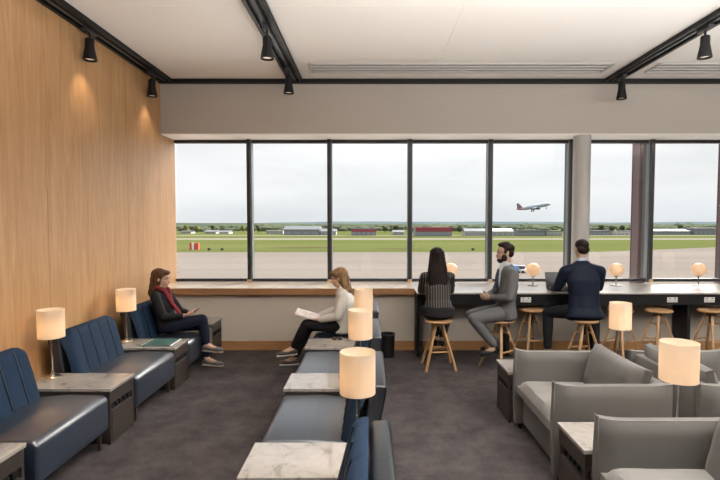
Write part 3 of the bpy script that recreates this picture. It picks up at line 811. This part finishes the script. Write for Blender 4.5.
def vertical_stripes():
    m = bpy.data.materials.new('striped_blouse'); m.use_nodes = True
    nt = m.node_tree; b = nt.nodes['Principled BSDF']; b.inputs['Roughness'].default_value = 0.8
    t = nt.nodes.new('ShaderNodeTexCoord'); sp = nt.nodes.new('ShaderNodeSeparateXYZ'); nt.links.new(t.outputs['Object'], sp.inputs[0])
    mu = nt.nodes.new('ShaderNodeMath'); mu.operation = 'MULTIPLY'; mu.inputs[1].default_value = 34.0; nt.links.new(sp.outputs[0], mu.inputs[0])
    fr = nt.nodes.new('ShaderNodeMath'); fr.operation = 'FRACT'; nt.links.new(mu.outputs[0], fr.inputs[0])
    gt = nt.nodes.new('ShaderNodeMath'); gt.operation = 'GREATER_THAN'; gt.inputs[1].default_value = 0.78; nt.links.new(fr.outputs[0], gt.inputs[0])
    mx = nt.nodes.new('ShaderNodeMix'); mx.data_type = 'RGBA'; mx.inputs[6].default_value = (0.014, 0.012, 0.013, 1); mx.inputs[7].default_value = (0.13, 0.115, 0.11, 1)
    nt.links.new(gt.outputs[0], mx.inputs[0]); nt.links.new(mx.outputs[2], b.inputs['Base Color'])
    return m
M_stripe = vertical_stripes()
def add_blob(name, m, parent, fn, voxel=0.008, smooth=4):
    B = Blob(); fn(B); o = B.build(name, m, parent); bake(o, voxel, smooth); return o

# --- A: woman with phone, by the oak wall, facing +x
fx = V(1, 0, 0); up = V(0, 0, 1)
J = dict(pel=V(-2.43, 5.92, .53), chest=V(-2.50, 5.92, .78), neck=V(-2.515, 5.92, .955), head=V(-2.505, 5.92, 1.08),
         shR=V(-2.515, 5.755, .89), shL=V(-2.515, 6.085, .89), elR=V(-2.40, 5.72, .655), elL=V(-2.36, 6.11, .66), wrR=V(-2.215, 5.81, .655), wrL=V(-2.205, 5.98, .655),
         hipR=V(-2.40, 5.84, .515), hipL=V(-2.40, 6.0, .515), knR=V(-2.00, 5.86, .605), knL=V(-2.03, 5.99, .50), anR=V(-1.965, 5.90, .285), anL=V(-1.985, 5.96, .095),
         toeR=V(-1.785, 5.89, .225), toeL=V(-1.80, 5.93, .045),
         handR=(V(1, .25, .15), V(0, .3, 1), V(0, 1, 0.5), 0.75), handL=(V(1, -.45, .15), V(0, -.3, 1), V(0, -1, 0.5), 0.75), sole=M_tansole)
r, body, P, R = person('seated woman in black jacket and red scarf looking at a phone', J, fx, M_skin, M_blackcloth, M_jeans, M_pew, head_f=V(1, 0, -0.15))
def f_(B):
    strands(B, P, R, [((-0.03, 0, 0.045), (0.100, 0.088, 0.082)), ((-0.045, 0, -0.02), (0.085, 0.092, 0.10)), ((-0.065, 0, -0.10), (0.062, 0.092, 0.10)), ((-0.085, 0, -0.17), (0.045, 0.08, 0.07)),
                      ((0.045, 0, 0.085), (0.05, 0.065, 0.028))])
add_blob('hair', M_h1, body, f_)
M_scarf = mat('red_scarf', (0.20, 0.012, 0.025), 0.85, bump=(50, 0.4))
def f_(B):
    B.chain([(V(-2.45, 5.86, .955), .024), (V(-2.42, 5.89, .88), .024), (V(-2.37, 5.90, .78), .024), (V(-2.315, 5.91, .70), .024), (V(-2.26, 5.90, .62), .024), (V(-2.19, 5.87, .60), .024)])
    B.chain([(V(-2.45, 5.98, .955), .024), (V(-2.42, 5.96, .86), .024), (V(-2.38, 5.95, .72), .024)])
    B.chain([(V(-2.48, 5.84, .965), .024), (V(-2.53, 5.86, .985), .024), (V(-2.53, 5.98, .985), .024), (V(-2.48, 6.0, .965), .024)])
add_blob('scarf', M_scarf, body, f_)
t = thing('phone', 'dark phone held by the woman in the red scarf', 'phone', (-2.105, 5.885, .690), 0)
t.rotation_euler = (0, math.radians(-35), 0)
MB().box(-0.07, 0.07, -0.036, 0.036, -0.004, 0.004, 0.003).build('case', M_black, t, smooth=False)
MB().box(-0.064, 0.064, -0.032, 0.032, 0.004, 0.005).build('screen', mat('phone_screen', (0.25, 0.23, 0.22), 0.1), t, smooth=False)

# --- B: reading woman, centre row, facing -x
fx = V(-1, 0, 0)
J = dict(pel=V(-0.31, 5.92, .53), chest=V(-0.30, 5.92, .80), neck=V(-0.325, 5.92, .97), head=V(-0.375, 5.92, 1.09),
         shL=V(-0.315, 5.735, .905), shR=V(-0.315, 6.105, .905), elL=V(-0.37, 5.69, .675), elR=V(-0.40, 6.12, .68), wrL=V(-0.59, 5.80, .61), wrR=V(-0.61, 6.01, .62),
         hipL=V(-0.33, 5.84, .515), hipR=V(-0.33, 6.0, .515), knL=V(-0.76, 5.86, .545), knR=V(-0.74, 5.99, .49), anL=V(-0.935, 5.92, .235), anR=V(-0.93, 5.99, .095),
         toeL=V(-1.11, 5.90, .175), toeR=V(-1.09, 5.98, .045),
         handL=(V(-1, .25, -.05), V(0, .3, 1), V(0, 1, 0.5), 0.6), handR=(V(-1, -.3, -.05), V(0, -.3, 1), V(0, -1, 0.5), 0.6), sole=M_white)
r, body, P, R = person('seated woman in cream jacket reading a magazine', J, fx, M_skin, M_whitejk, M_blacktr, M_brownshoe, head_f=V(-1, 0.1, -0.3),
                       jacket_hem=(V(-0.30, 5.92, .48), 0.185, 0.16, 0), tw=1.15, slv=1.25)
def f_(B):
    strands(B, P, R, [((-0.028, 0, 0.045), (0.100, 0.086, 0.082)), ((-0.05, 0, -0.02), (0.080, 0.09, 0.10)), ((-0.06, 0, -0.10), (0.062, 0.088, 0.09)), ((-0.075, 0, -0.16), (0.045, 0.075, 0.06)),
                      ((0.045, 0, 0.08), (0.05, 0.065, 0.03))])
add_blob('hair', M_h2, body, f_)
t = thing('magazine', 'open magazine held by the woman in the cream jacket', 'magazine', (-0.755, 5.90, .64), 0)
t.rotation_euler = (math.radians(10), math.radians(16), 0)
m = MB()
for s in (-1, 1):
    tm = bmesh.new(); n = 10; rows = []
    for zz in (0.0, 0.006):
        rows.append([[tm.verts.new((xx, s * (0.105 * i / n * 1.0), zz + 0.02 * math.sin(PI * i / n) + 0.012 * i / n)) for xx in (-0.14, 0.14)] for i in range(n + 1)])
    for i in range(n):
        for rr in rows: tm.faces.new((rr[i][0], rr[i][1], rr[i + 1][1], rr[i + 1][0]))
        for e_ in (0, 1): tm.faces.new((rows[0][i][e_], rows[0][i + 1][e_], rows[1][i + 1][e_], rows[1][i][e_]))
    for i in (0, n): tm.faces.new((rows[0][i][0], rows[0][i][1], rows[1][i][1], rows[1][i][0]))
    bmesh.ops.recalc_face_normals(tm, faces=tm.faces); m._merge(tm)
m.build('pages', mat('magazine_pages', (0.70, 0.68, 0.66), 0.5, noise=(22, 0.3), color2=(0.60, 0.50, 0.47)), t)

# --- C: woman in striped top on stool, facing +y, seen from behind
fy = V(0, 1, 0)
J = dict(pel=V(.825, 5.95, .685), chest=V(.82, 5.98, .97), neck=V(.82, 6.01, 1.17), head=V(.815, 6.03, 1.335),
         shL=V(.66, 6.0, 1.10), shR=V(.98, 6.0, 1.10), elL=V(.635, 6.14, .91), elR=V(1.01, 6.14, .91), wrL=V(.73, 6.40, .885), wrR=V(.93, 6.40, .885),
         hipL=V(.76, 5.98, .665), hipR=V(.89, 5.98, .665), knL=V(.86, 6.38, .60), knR=V(1.0, 6.30, .60), anL=V(.82, 6.20, .29), anR=V(.90, 6.13, .29), toeL=V(.83, 6.36, .235), toeR=V(.91, 6.29, .235),
         handL=(V(.3, 1, -.05), V(0, 0, -1), V(1, 0, 0), 0.25), handR=(V(-.3, 1, -.05), V(0, 0, -1), V(-1, 0, 0), 0.25))
r, body, P, R = person('woman with long dark hair and striped top seated at the counter, seen from behind', J, fy, M_skin, M_stripe, M_blacktr, M_black, jacket_hem=(V(.825, 5.96, .78), .165, .12, 0), hips=1.25, tw=1.05)
def f_(B):
    B.torso([(P(-0.03, 0, 0.06), .09, .09), (P(-0.045, 0, -0.05), .105, .085), (P(-0.08, 0, -0.16), .122, .062), (P(-0.105, 0, -0.28), .126, .048), (P(-0.125, 0, -0.40), .10, .036), (P(-0.13, 0.01, -0.47), .06, .026)], V(1, 0, 0))
    strands(B, P, R, [((-0.025, 0, 0.04), (0.104, 0.090, 0.086))])
add_blob('hair', M_h3, body, f_, 0.008, 8)

# --- D: man in grey suit, facing -x
J = dict(pel=V(1.625, 5.93, .695), chest=V(1.665, 5.93, 1.0), neck=V(1.655, 5.93, 1.235), head=V(1.615, 5.93, 1.385),
         shL=V(1.67, 5.735, 1.145), shR=V(1.67, 6.125, 1.145), elL=V(1.62, 5.69, .88), elR=V(1.57, 6.17, .89), wrL=V(1.44, 5.86, .865), wrR=V(1.43, 6.0, .87),
         hipL=V(1.59, 5.85, .675), hipR=V(1.59, 6.01, .675), knL=V(1.225, 5.82, .615), knR=V(1.25, 6.08, .615), anL=V(1.50, 5.84, .27), anR=V(1.55, 6.03, .27), toeL=V(1.33, 5.82, .20), toeR=V(1.38, 6.03, .20),
         handL=(V(-1, .5, -.1), V(0, 1, .2), V(0, 0, 1), 0.8), handR=(V(-1, -.5, -.1), V(0, -1, .2), V(0, 0, 1), 0.8))
r, body, P, R = person('bearded man in grey suit seated side-on at the counter', J, V(-1, 0, 0), M_skin2, M_greysuit, M_greysuit, M_black, male=True,
                       jacket_hem=(V(1.645, 5.93, .63), 0.19, 0.125, 0))
def f_(B):
    strands(B, P, R, [((-0.032, 0, 0.062), (0.090, 0.078, 0.070)), ((-0.062, 0, 0.01), (0.050, 0.077, 0.062)), ((0.018, 0, 0.105), (0.066, 0.060, 0.030)), ((-0.01, 0, 0.118), (0.06, 0.05, 0.028)), ((0.008, 0.071, 0.022), (0.022, 0.010, 0.03)), ((0.008, -0.071, 0.022), (0.022, 0.010, 0.03))])
add_blob('hair', M_h4, body, f_)
def f_(B):
    strands(B, P, R, [((0.048, 0, -0.080), (0.042, 0.044, 0.036)), ((0.016, 0.050, -0.050), (0.036, 0.018, 0.045)), ((0.016, -0.050, -0.050), (0.036, 0.018, 0.045)), ((0.085, 0, -0.045), (0.012, 0.028, 0.006))])
add_blob('beard', M_h4, body, f_, 0.006, 3)
def f_(B):
    B.torso([(V(1.645, 5.93, 1.235), .068, .062), (V(1.635, 5.93, 1.268), .062, .058)], V(0, -1, 0)); B.torso([(V(1.590, 5.93, 1.02), .035, .055), (V(1.605, 5.93, 1.22), .040, .055)], V(0, -1, 0))
add_blob('shirt', mat('pale_shirt', (0.50, 0.53, 0.58), 0.8), body, f_, 0.008, 3)
def f_(B): B.chain([(V(1.545, 5.93, 1.19), .017), (V(1.525, 5.93, 1.10), .022), (V(1.528, 5.93, .96), .024)])
add_blob('tie', mat('navy_tie', (0.02, 0.025, 0.05), 0.6), body, f_, 0.006, 2)

# --- E: man in navy jacket, facing +y
J = dict(pel=V(2.60, 5.97, .70), chest=V(2.60, 6.0, 1.03), neck=V(2.60, 6.05, 1.275), head=V(2.595, 6.085, 1.428),
         shL=V(2.38, 6.03, 1.165), shR=V(2.82, 6.03, 1.165), elL=V(2.345, 6.15, .95), elR=V(2.855, 6.15, .95), wrL=V(2.40, 6.44, .905), wrR=V(2.66, 6.46, .905),
         hipL=V(2.50, 6.0, .675), hipR=V(2.70, 6.0, .675), knL=V(2.27, 6.27, .61), knR=V(2.86, 6.27, .61), anL=V(2.25, 6.20, .13), anR=V(2.84, 6.20, .13), toeL=V(2.24, 6.36, .055), toeR=V(2.86, 6.36, .055),
         handL=(V(.2, 1, -.05), V(0, 0, -1), V(1, 0, 0), 0.35), handR=(V(-.2, 1, -.05), V(0, 0, -1), V(-1, 0, 0), 0.35))
r, body, P, R = person('broad man in navy jacket seen from behind at the counter with a laptop', J, V(0, 1, 0), M_skin2, M_navy, mat('charcoal_trousers', (0.010, 0.011, 0.014), 0.8, spec=0.2), M_black, male=True,
                       jacket_hem=(V(2.60, 5.94, .615), 0.24, 0.155, 0), tw=1.16, slv=1.12, head_f=V(-0.15, 1, -0.1))
def f_(B):
    strands(B, P, R, [((-0.028, 0, 0.052), (0.090, 0.079, 0.074)), ((-0.058, 0, -0.005), (0.054, 0.076, 0.062))])
add_blob('hair', M_h4, body, f_)
def f_(B): B.torso([(V(2.60, 6.055, 1.275), .070, .064), (V(2.60, 6.06, 1.305), .062, .060)], V(-1, 0, 0))
add_blob('shirt_collar', mat('pale_blue_shirt', (0.35, 0.42, 0.52), 0.8), body, f_, 0.007, 2)

# ------------------------------------------------------------------ airfield outside
ZG = -5.0
def at(px, py, z=ZG):        # ground point seen at a picture position
    Y = (1.75 - z) * F / (py - 223.0); return (px - 370) / F * Y, Y
M_conc = mat('apron_concrete', (0.205, 0.180, 0.160), 0.9, spec=0.0, noise=(0.05, 0.13), scale=(0.25, 1, 1))
M_grass = mat('airfield_grass', (0.112, 0.122, 0.045), 0.95, spec=0.0, noise=(0.03, 0.22), scale=(0.4, 1.6, 1), color2=(0.092, 0.106, 0.036))
M_pale = mat('taxiway_pale', (0.22, 0.205, 0.17), 0.9, spec=0.0)
struct('bounce_ledge', MB().box(XL - 6, XR + 8, YG + 0.4, 15.0, -0.6, -0.15), mat('bounce_ledge_white', (0.82, 0.79, 0.75), 0.8))  # unseen pale ledge added to bounce daylight up to the ceiling
struct('ground', MB().box(-4000, 4000, 20, 5000, ZG - 0.5, ZG - 0.06), M_grass)
m = MB(); far = at(300, 253)[1]
tm = bmesh.new()
pts = [(-400, 7.8), (400, 7.8), (400, at(0, 243)[1] + 25), (at(720, 247)[0], at(720, 247)[1]), (at(600, 252)[0], at(600, 252)[1]), (-400, far)]
fc = tm.faces.new([tm.verts.new((x, y, ZG)) for x, y in pts]); m._merge(tm); struct('apron', m, M_conc)
for py0, py1 in ((239.6, 238.2), (235.8, 235.2)):
    m = MB(); m.box(-600, 600, at(0, py0)[1], at(0, py1)[1], ZG - 0.05, ZG - 0.03); struct('taxiway', m, M_pale)
# apron slab joints and worn grass patches
m = MB()
for py in (258, 263, 270): m.box(-200, 200, at(0, py)[1] - 0.25, at(0, py)[1] + 0.25, ZG, ZG + 0.01)
struct('apron_joints', m, mat('joint_grey', (0.175, 0.155, 0.14), 0.9, spec=0.0))
m = MB()
for px, py, wx, wy in ((302, 247.6, 9, 2.2), (315, 247.2, 6, 1.5), (393, 248.6, 5, 1.2), (408, 249, 4, 1.0)):
    x, y = at(px, py); m.lathe([(0, 0.005), (1, 0.0)], 20, M=Matrix.Translation((x, y, ZG - 0.05)) @ Matrix.Diagonal((wx, wy * 1.5, 1, 1)))
struct('worn_patches', m, mat('dry_earth', (0.085, 0.072, 0.045), 0.95, spec=0.0))
# hills
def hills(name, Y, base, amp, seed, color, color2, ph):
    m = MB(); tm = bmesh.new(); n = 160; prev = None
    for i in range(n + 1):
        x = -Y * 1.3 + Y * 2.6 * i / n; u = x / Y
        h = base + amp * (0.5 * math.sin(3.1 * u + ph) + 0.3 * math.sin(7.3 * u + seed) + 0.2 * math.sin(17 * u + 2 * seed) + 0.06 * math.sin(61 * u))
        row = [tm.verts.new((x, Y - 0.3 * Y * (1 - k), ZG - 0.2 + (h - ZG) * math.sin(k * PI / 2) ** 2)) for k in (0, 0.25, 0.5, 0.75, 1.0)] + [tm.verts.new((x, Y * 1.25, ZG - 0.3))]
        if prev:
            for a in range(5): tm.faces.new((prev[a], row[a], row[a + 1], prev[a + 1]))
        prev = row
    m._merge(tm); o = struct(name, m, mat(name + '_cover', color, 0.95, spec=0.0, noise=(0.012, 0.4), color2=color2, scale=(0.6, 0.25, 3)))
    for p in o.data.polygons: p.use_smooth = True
hills('hills', 2600, 5.5, 7.0, 1.3, (0.125, 0.155, 0.155), (0.085, 0.115, 0.13), 0.6)  # distance haze is put into the blue-grey of the far hills
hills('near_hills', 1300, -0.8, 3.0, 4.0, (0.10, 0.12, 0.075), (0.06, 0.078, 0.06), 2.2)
# hedge and wood band: nobody could count it
rnd = random.Random(3)
m = MB()
for i in range(420):
    Y = rnd.uniform(380, 640); X = rnd.uniform(-0.45, 0.8) * Y; r = rnd.uniform(2.0, 4.2) * (Y / 450)
    m.sphere((X, Y, ZG + r * 0.35), (r * rnd.uniform(1, 2.2), r, r * rnd.uniform(0.6, 1.0)), sub=1)
tag(m.build('woodland', mat('woodland_leaves', (0.12, 0.135, 0.085), 0.95, spec=0.0, noise=(0.08, 0.5), color2=(0.075, 0.09, 0.062))), 'hedges and woodland band behind the airfield buildings', 'woodland', kind='stuff')
# trees standing out of the band
M_leaf = mat('tree_leaves', (0.10, 0.115, 0.065), 0.95, spec=0.0, noise=(0.3, 0.5))
M_leaf2 = mat('yellow_tree_leaves', (0.17, 0.18, 0.065), 0.95, spec=0.0, noise=(0.3, 0.4))
M_trunk = mat('trunk', (0.08, 0.06, 0.045), 0.9)
trees = [(186, 'yellow-green tree behind the airfield, leftmost', 1), (197, 'tree standing just right of the leftmost yellow-green one', 1), (214, 'tree above the low houses on the far left', 0), (243, 'pale tree just left of the first mullion', 1), (258, 'tree left of the big grey hangar, just right of the first mullion', 0),
         (303, 'tree behind the roof of the big grey hangar', 0), (385, 'dark tree right of the small red-roofed building', 0), (396, 'tree just left of the mullion before the red hangar', 0), (460, 'tree at the right end of the red hangar', 0), (600, 'tree behind the airfield just right of the round column', 0),
         (612, 'dark tree behind the globe lamp right of the column', 0), (622, 'tree left of the red steel post', 0), (680, 'tree above the low buildings at far right', 0)]
for i, (px, l, k) in enumerate(trees):
    Y = 330 + 11 * (i % 4); X = (px - 370) / F * Y
    t = thing('tree', l, 'tree', (X, Y, ZG), group='trees beyond the airfield')
    MB().tube((0, 0, -0.2), (0, 0, 2.5), 0.25, 0.15, seg=8).build('trunk', M_trunk, t)
    m = MB()
    for q in range(9):
        a = rnd.uniform(0, 6.28); r = rnd.uniform(0, 1.6); m.sphere((r * math.cos(a), r * math.sin(a), rnd.uniform(2.2, 4.2)), rnd.uniform(0.9, 1.4), sub=2)
    m.build('crown', M_leaf2 if k else M_leaf, t)
# buildings at the field's far edge
def building(label, px0, px1, ytop, ybot, wallc, roofc, pitched=True, name='hangar', bays=6, stripe=None):
    Y = (1.75 - ZG) * F / (ybot - 223.0); x0 = (px0 - 370) / F * Y; x1 = (px1 - 370) / F * Y; H = (ybot - ytop) / F * Y; L = x1 - x0
    t = thing(name, label, 'building', ((x0 + x1) / 2, Y, ZG), group=None); h = L / 2; D = min(30, max(8, L * 0.6)); e = H * 0.62 if pitched else H * 0.88
    MB().box(-h, h, 0, D, -0.1, e).build('walls', mat('paint_%d_%d_%d' % tuple(int(c * 100) for c in wallc), wallc, 0.7), t, smooth=False)
    if pitched: m = MB(); m.prism([(-0.4, e), (D / 2, H), (D + 0.4, e)], 'x', -h - 0.3, h + 0.3)
    else: m = MB(); m.box(-h - 0.2, h + 0.2, -0.2, D + 0.2, e, H)
    m.build('roof', mat('roof_%d_%d_%d' % tuple(int(c * 100) for c in roofc), roofc, 0.6), t, smooth=False)
    for k in range(bays):
        a = -h + L * (k + 0.2) / bays; b = -h + L * (k + 0.8) / bays
        MB().box(a, b, -0.06, 0.0, e * 0.1, e * 0.53).build('bay_door', mat('bay_grey', (0.22, 0.24, 0.26), 0.6), t, smooth=False)
    if stripe:
        MB().box(-h, h, -0.12, -0.01, e * 0.55, e).build('stripe', mat('stripe_red', stripe, 0.6), t, smooth=False)
W_, Gc, Rd, Dk = (0.34, 0.34, 0.33), (0.17, 0.18, 0.20), (0.25, 0.045, 0.06), (0.065, 0.07, 0.08)
building('big pale grey hangar in the second window', 284, 319.5, 226, 235, (0.19, 0.195, 0.205), (0.15, 0.16, 0.175), bays=4)
building('white and grey shed right of the big grey hangar', 321, 336, 229, 235, W_, Gc, bays=3)
building('low white sheds left of the big grey hangar', 266, 283, 230.3, 233.8, W_, W_, False, 'shed', 4)
building('tiny white house in the first window, left of centre', 205, 216, 230.3, 233.6, W_, Gc, True, 'house', 2)
building('tiny cream house in the first window, right of centre', 219, 229, 230.5, 233.8, (0.55, 0.5, 0.42), Gc, True, 'house', 2)
building('pale low building at the left end of the field', 181, 191, 230.5, 233.6, W_, Dk, True, 'house', 2)
building('small grey building with red top in the third window', 351.5, 376, 228.2, 235.4, Gc, (0.13, 0.15, 0.17), False, 'hangar', 5, Rd)
building('white shed just right of the third mullion', 393, 404, 230.2, 235.0, W_, Gc, True, 'shed', 2)
building('long hangar with red roof and grey doors', 415.5, 452, 227.2, 236, (0.20, 0.22, 0.25), Rd, False, 'hangar', 7, Rd)
building('long white hangar beside the grey-suited man', 465, 486, 228.5, 235.6, W_, Gc, True, 'hangar', 6)
building('white shed left of the take-off runway view', 492, 513, 228.5, 235.8, W_, (0.5, 0.5, 0.5), True, 'shed', 4)
building('dark low terminal building under the aeroplane', 518, 545, 230.2, 235.8, Gc, Dk, False, 'terminal_building', 8)
building('pale low building left of the round column', 547, 562, 231, 235.8, W_, Dk, False, 'shed', 4)
building('dark grey building just right of the round column', 589, 610, 230.5, 235.2, Gc, Dk, False, 'shed', 5)
building('pale low building left of the steel post', 613, 633, 231, 235.2, (0.45, 0.42, 0.38), Dk, False, 'shed', 5)
building('long dark low building in the right-hand window', 654, 690, 229, 234.6, Gc, Dk, True, 'shed', 8)
building('grey building at the far right of the field', 694, 722, 228, 234.6, Gc, (0.2, 0.2, 0.22), False, 'shed', 6)
# lit car park of small pale vehicles is not legible; field furniture follows
x, y = at(194.5, 249.5)
t = thing('marker_hut', 'small red and white striped hut on the grass in the first window', 'hut', (x, y, ZG - 0.06))
for k in range(4):
    MB().box(-1.1 + k * 0.55, -0.55 + k * 0.55, -0.5, 0.5, 0.0, 1.75).build('panel', mat('hut_red', (0.55, 0.07, 0.04), 0.6) if k % 2 == 0 or k == 3 else M_white, t, smooth=False)
for px, l in ((209, 'small black field sign nearer the striped hut'), (222, 'small black field sign left of the first mullion'), (473, 'small black field sign left of the grey-suited man')):
    x, y = at(px, 250.2); t = thing('field_sign', l, 'sign', (x, y, ZG - 0.06), group='field signs on the grass')
    MB().box(-0.35, 0.35, -0.06, 0.06, 0.1, 0.55).build('board', M_dkgrey, t, smooth=False); MB().box(-0.3, 0.3, -0.03, 0.03, 0.0, 0.1).build('feet', M_greym, t, smooth=False)
# tug and cart on the apron
x, y = at(524, 273)
t = thing('baggage_tug', 'small dark and white tug on the apron behind the grey-suited man', 'vehicle', (x, y, ZG), 0.3)
m = MB(); m.box(-0.6, 0.6, -0.4, 0.4, 0.18, 0.55, 0.05); m.box(-0.55, 0.0, -0.38, 0.38, 0.95, 1.02, 0.02); m.build('body', M_white, t)
m = MB(); m.box(-0.5, -0.05, -0.36, 0.36, 0.55, 0.95, 0.03); m.build('cab', M_dkgrey, t)
for sx in (-0.4, 0.4):
    for sy in (-0.4, 0.4): MB().tube((sx, sy - 0.06, 0.18), (sx, sy + 0.06, 0.18), 0.18).build('wheel', M_black, t)
x, y = at(514, 273)
t = thing('baggage_cart', 'blue covered cart on the apron just behind the grey-suited man', 'vehicle', (x, y, ZG), 0.3)
MB().box(-0.55, 0.55, -0.4, 0.4, 0.3, 1.05, 0.04).build('cover', mat('cart_blue', (0.15, 0.27, 0.5), 0.5), t)
for sx in (-0.35, 0.35):
    for sy in (-0.36, 0.36): MB().tube((sx, sy - 0.05, 0.15), (sx, sy + 0.05, 0.15), 0.15).build('wheel', M_black, t)
# aeroplane taking off
YA = 500.0; s = YA / F
t = thing('aeroplane', 'airliner climbing away after take-off in the sky', 'aeroplane', ((533.5 - 370) * s, YA, 1.75 + (223 - 206.8) * s))
Lh = 18.0
Mw = mat('aircraft_white', (0.30, 0.34, 0.39), 0.4); Mn = mat('aircraft_navy', (0.03, 0.05, 0.12), 0.4); Mr_ = mat('aircraft_red', (0.35, 0.05, 0.06), 0.5)
RX = Matrix.Rotation(math.radians(90), 4, 'Y')
m = MB(); m.lathe([(0, -18), (0.5, -17.3), (1.2, -13), (1.9, -8), (2.0, -2), (2.0, 12), (1.75, 14.8), (1.1, 16.8), (0.4, 17.8), (0, 18)], 24, M=RX); fu = m.build('fuselage', Mw, t)
MB().prism([(-17.6, 0.6), (-17.2, 6.2), (-15.4, 6.2), (-11.5, 1.3)], 'y', -0.2, 0.2).build('tail_fin', mat('tail_livery', (0.08, 0.08, 0.13), 0.5, noise=(0.6, 0.5), color2=(0.30, 0.16, 0.17)), t)
for sy in (-1, 1):
    MB().prism([(2.5, sy * 1.5), (-3.5, sy * 1.5), (-7.0, sy * 16), (-5.4, sy * 16)], 'z', -1.1, -0.7).build('wing', Mw, t)
    MB().prism([(-13.5, sy * 0.8), (-17.0, sy * 0.8), (-17.8, sy * 5.8), (-16.6, sy * 5.8)], 'z', 0.4, 0.7).build('tailplane', Mr_, t)
    m = MB(); m.lathe([(0, -2.2), (0.8, -2), (1.15, 0), (1.15, 1.8), (0.9, 2.0), (0, 1.6)], 20, M=Matrix.Translation((1.5, sy * 5.6, -2.3)) @ RX); m.build('engine', Mn, t)
    m = MB(); m.tube((-2.2, sy * 2.6, -1.0), (-2.2, sy * 2.6, -3.9), 0.2); m.tube((-2.2, sy * 2.3, -4.0), (-2.2, sy * 2.9, -4.0), 0.7); m.build('landing_gear', M_dkgrey, t)
m = MB(); m.tube((12.5, 0, -1.5), (12.5, 0, -3.6), 0.18); m.tube((12.5, -0.3, -3.7), (12.5, 0.3, -3.7), 0.5); m.build('nose_gear', M_dkgrey, t)
MB().prism([(-17, -0.35), (-14, -1.0), (-9, -1.75), (-12, -0.4)], 'y', -1.2, 1.2).build('belly_stripe', Mr_, t)
t.rotation_euler = (0, math.radians(-10), math.radians(4))
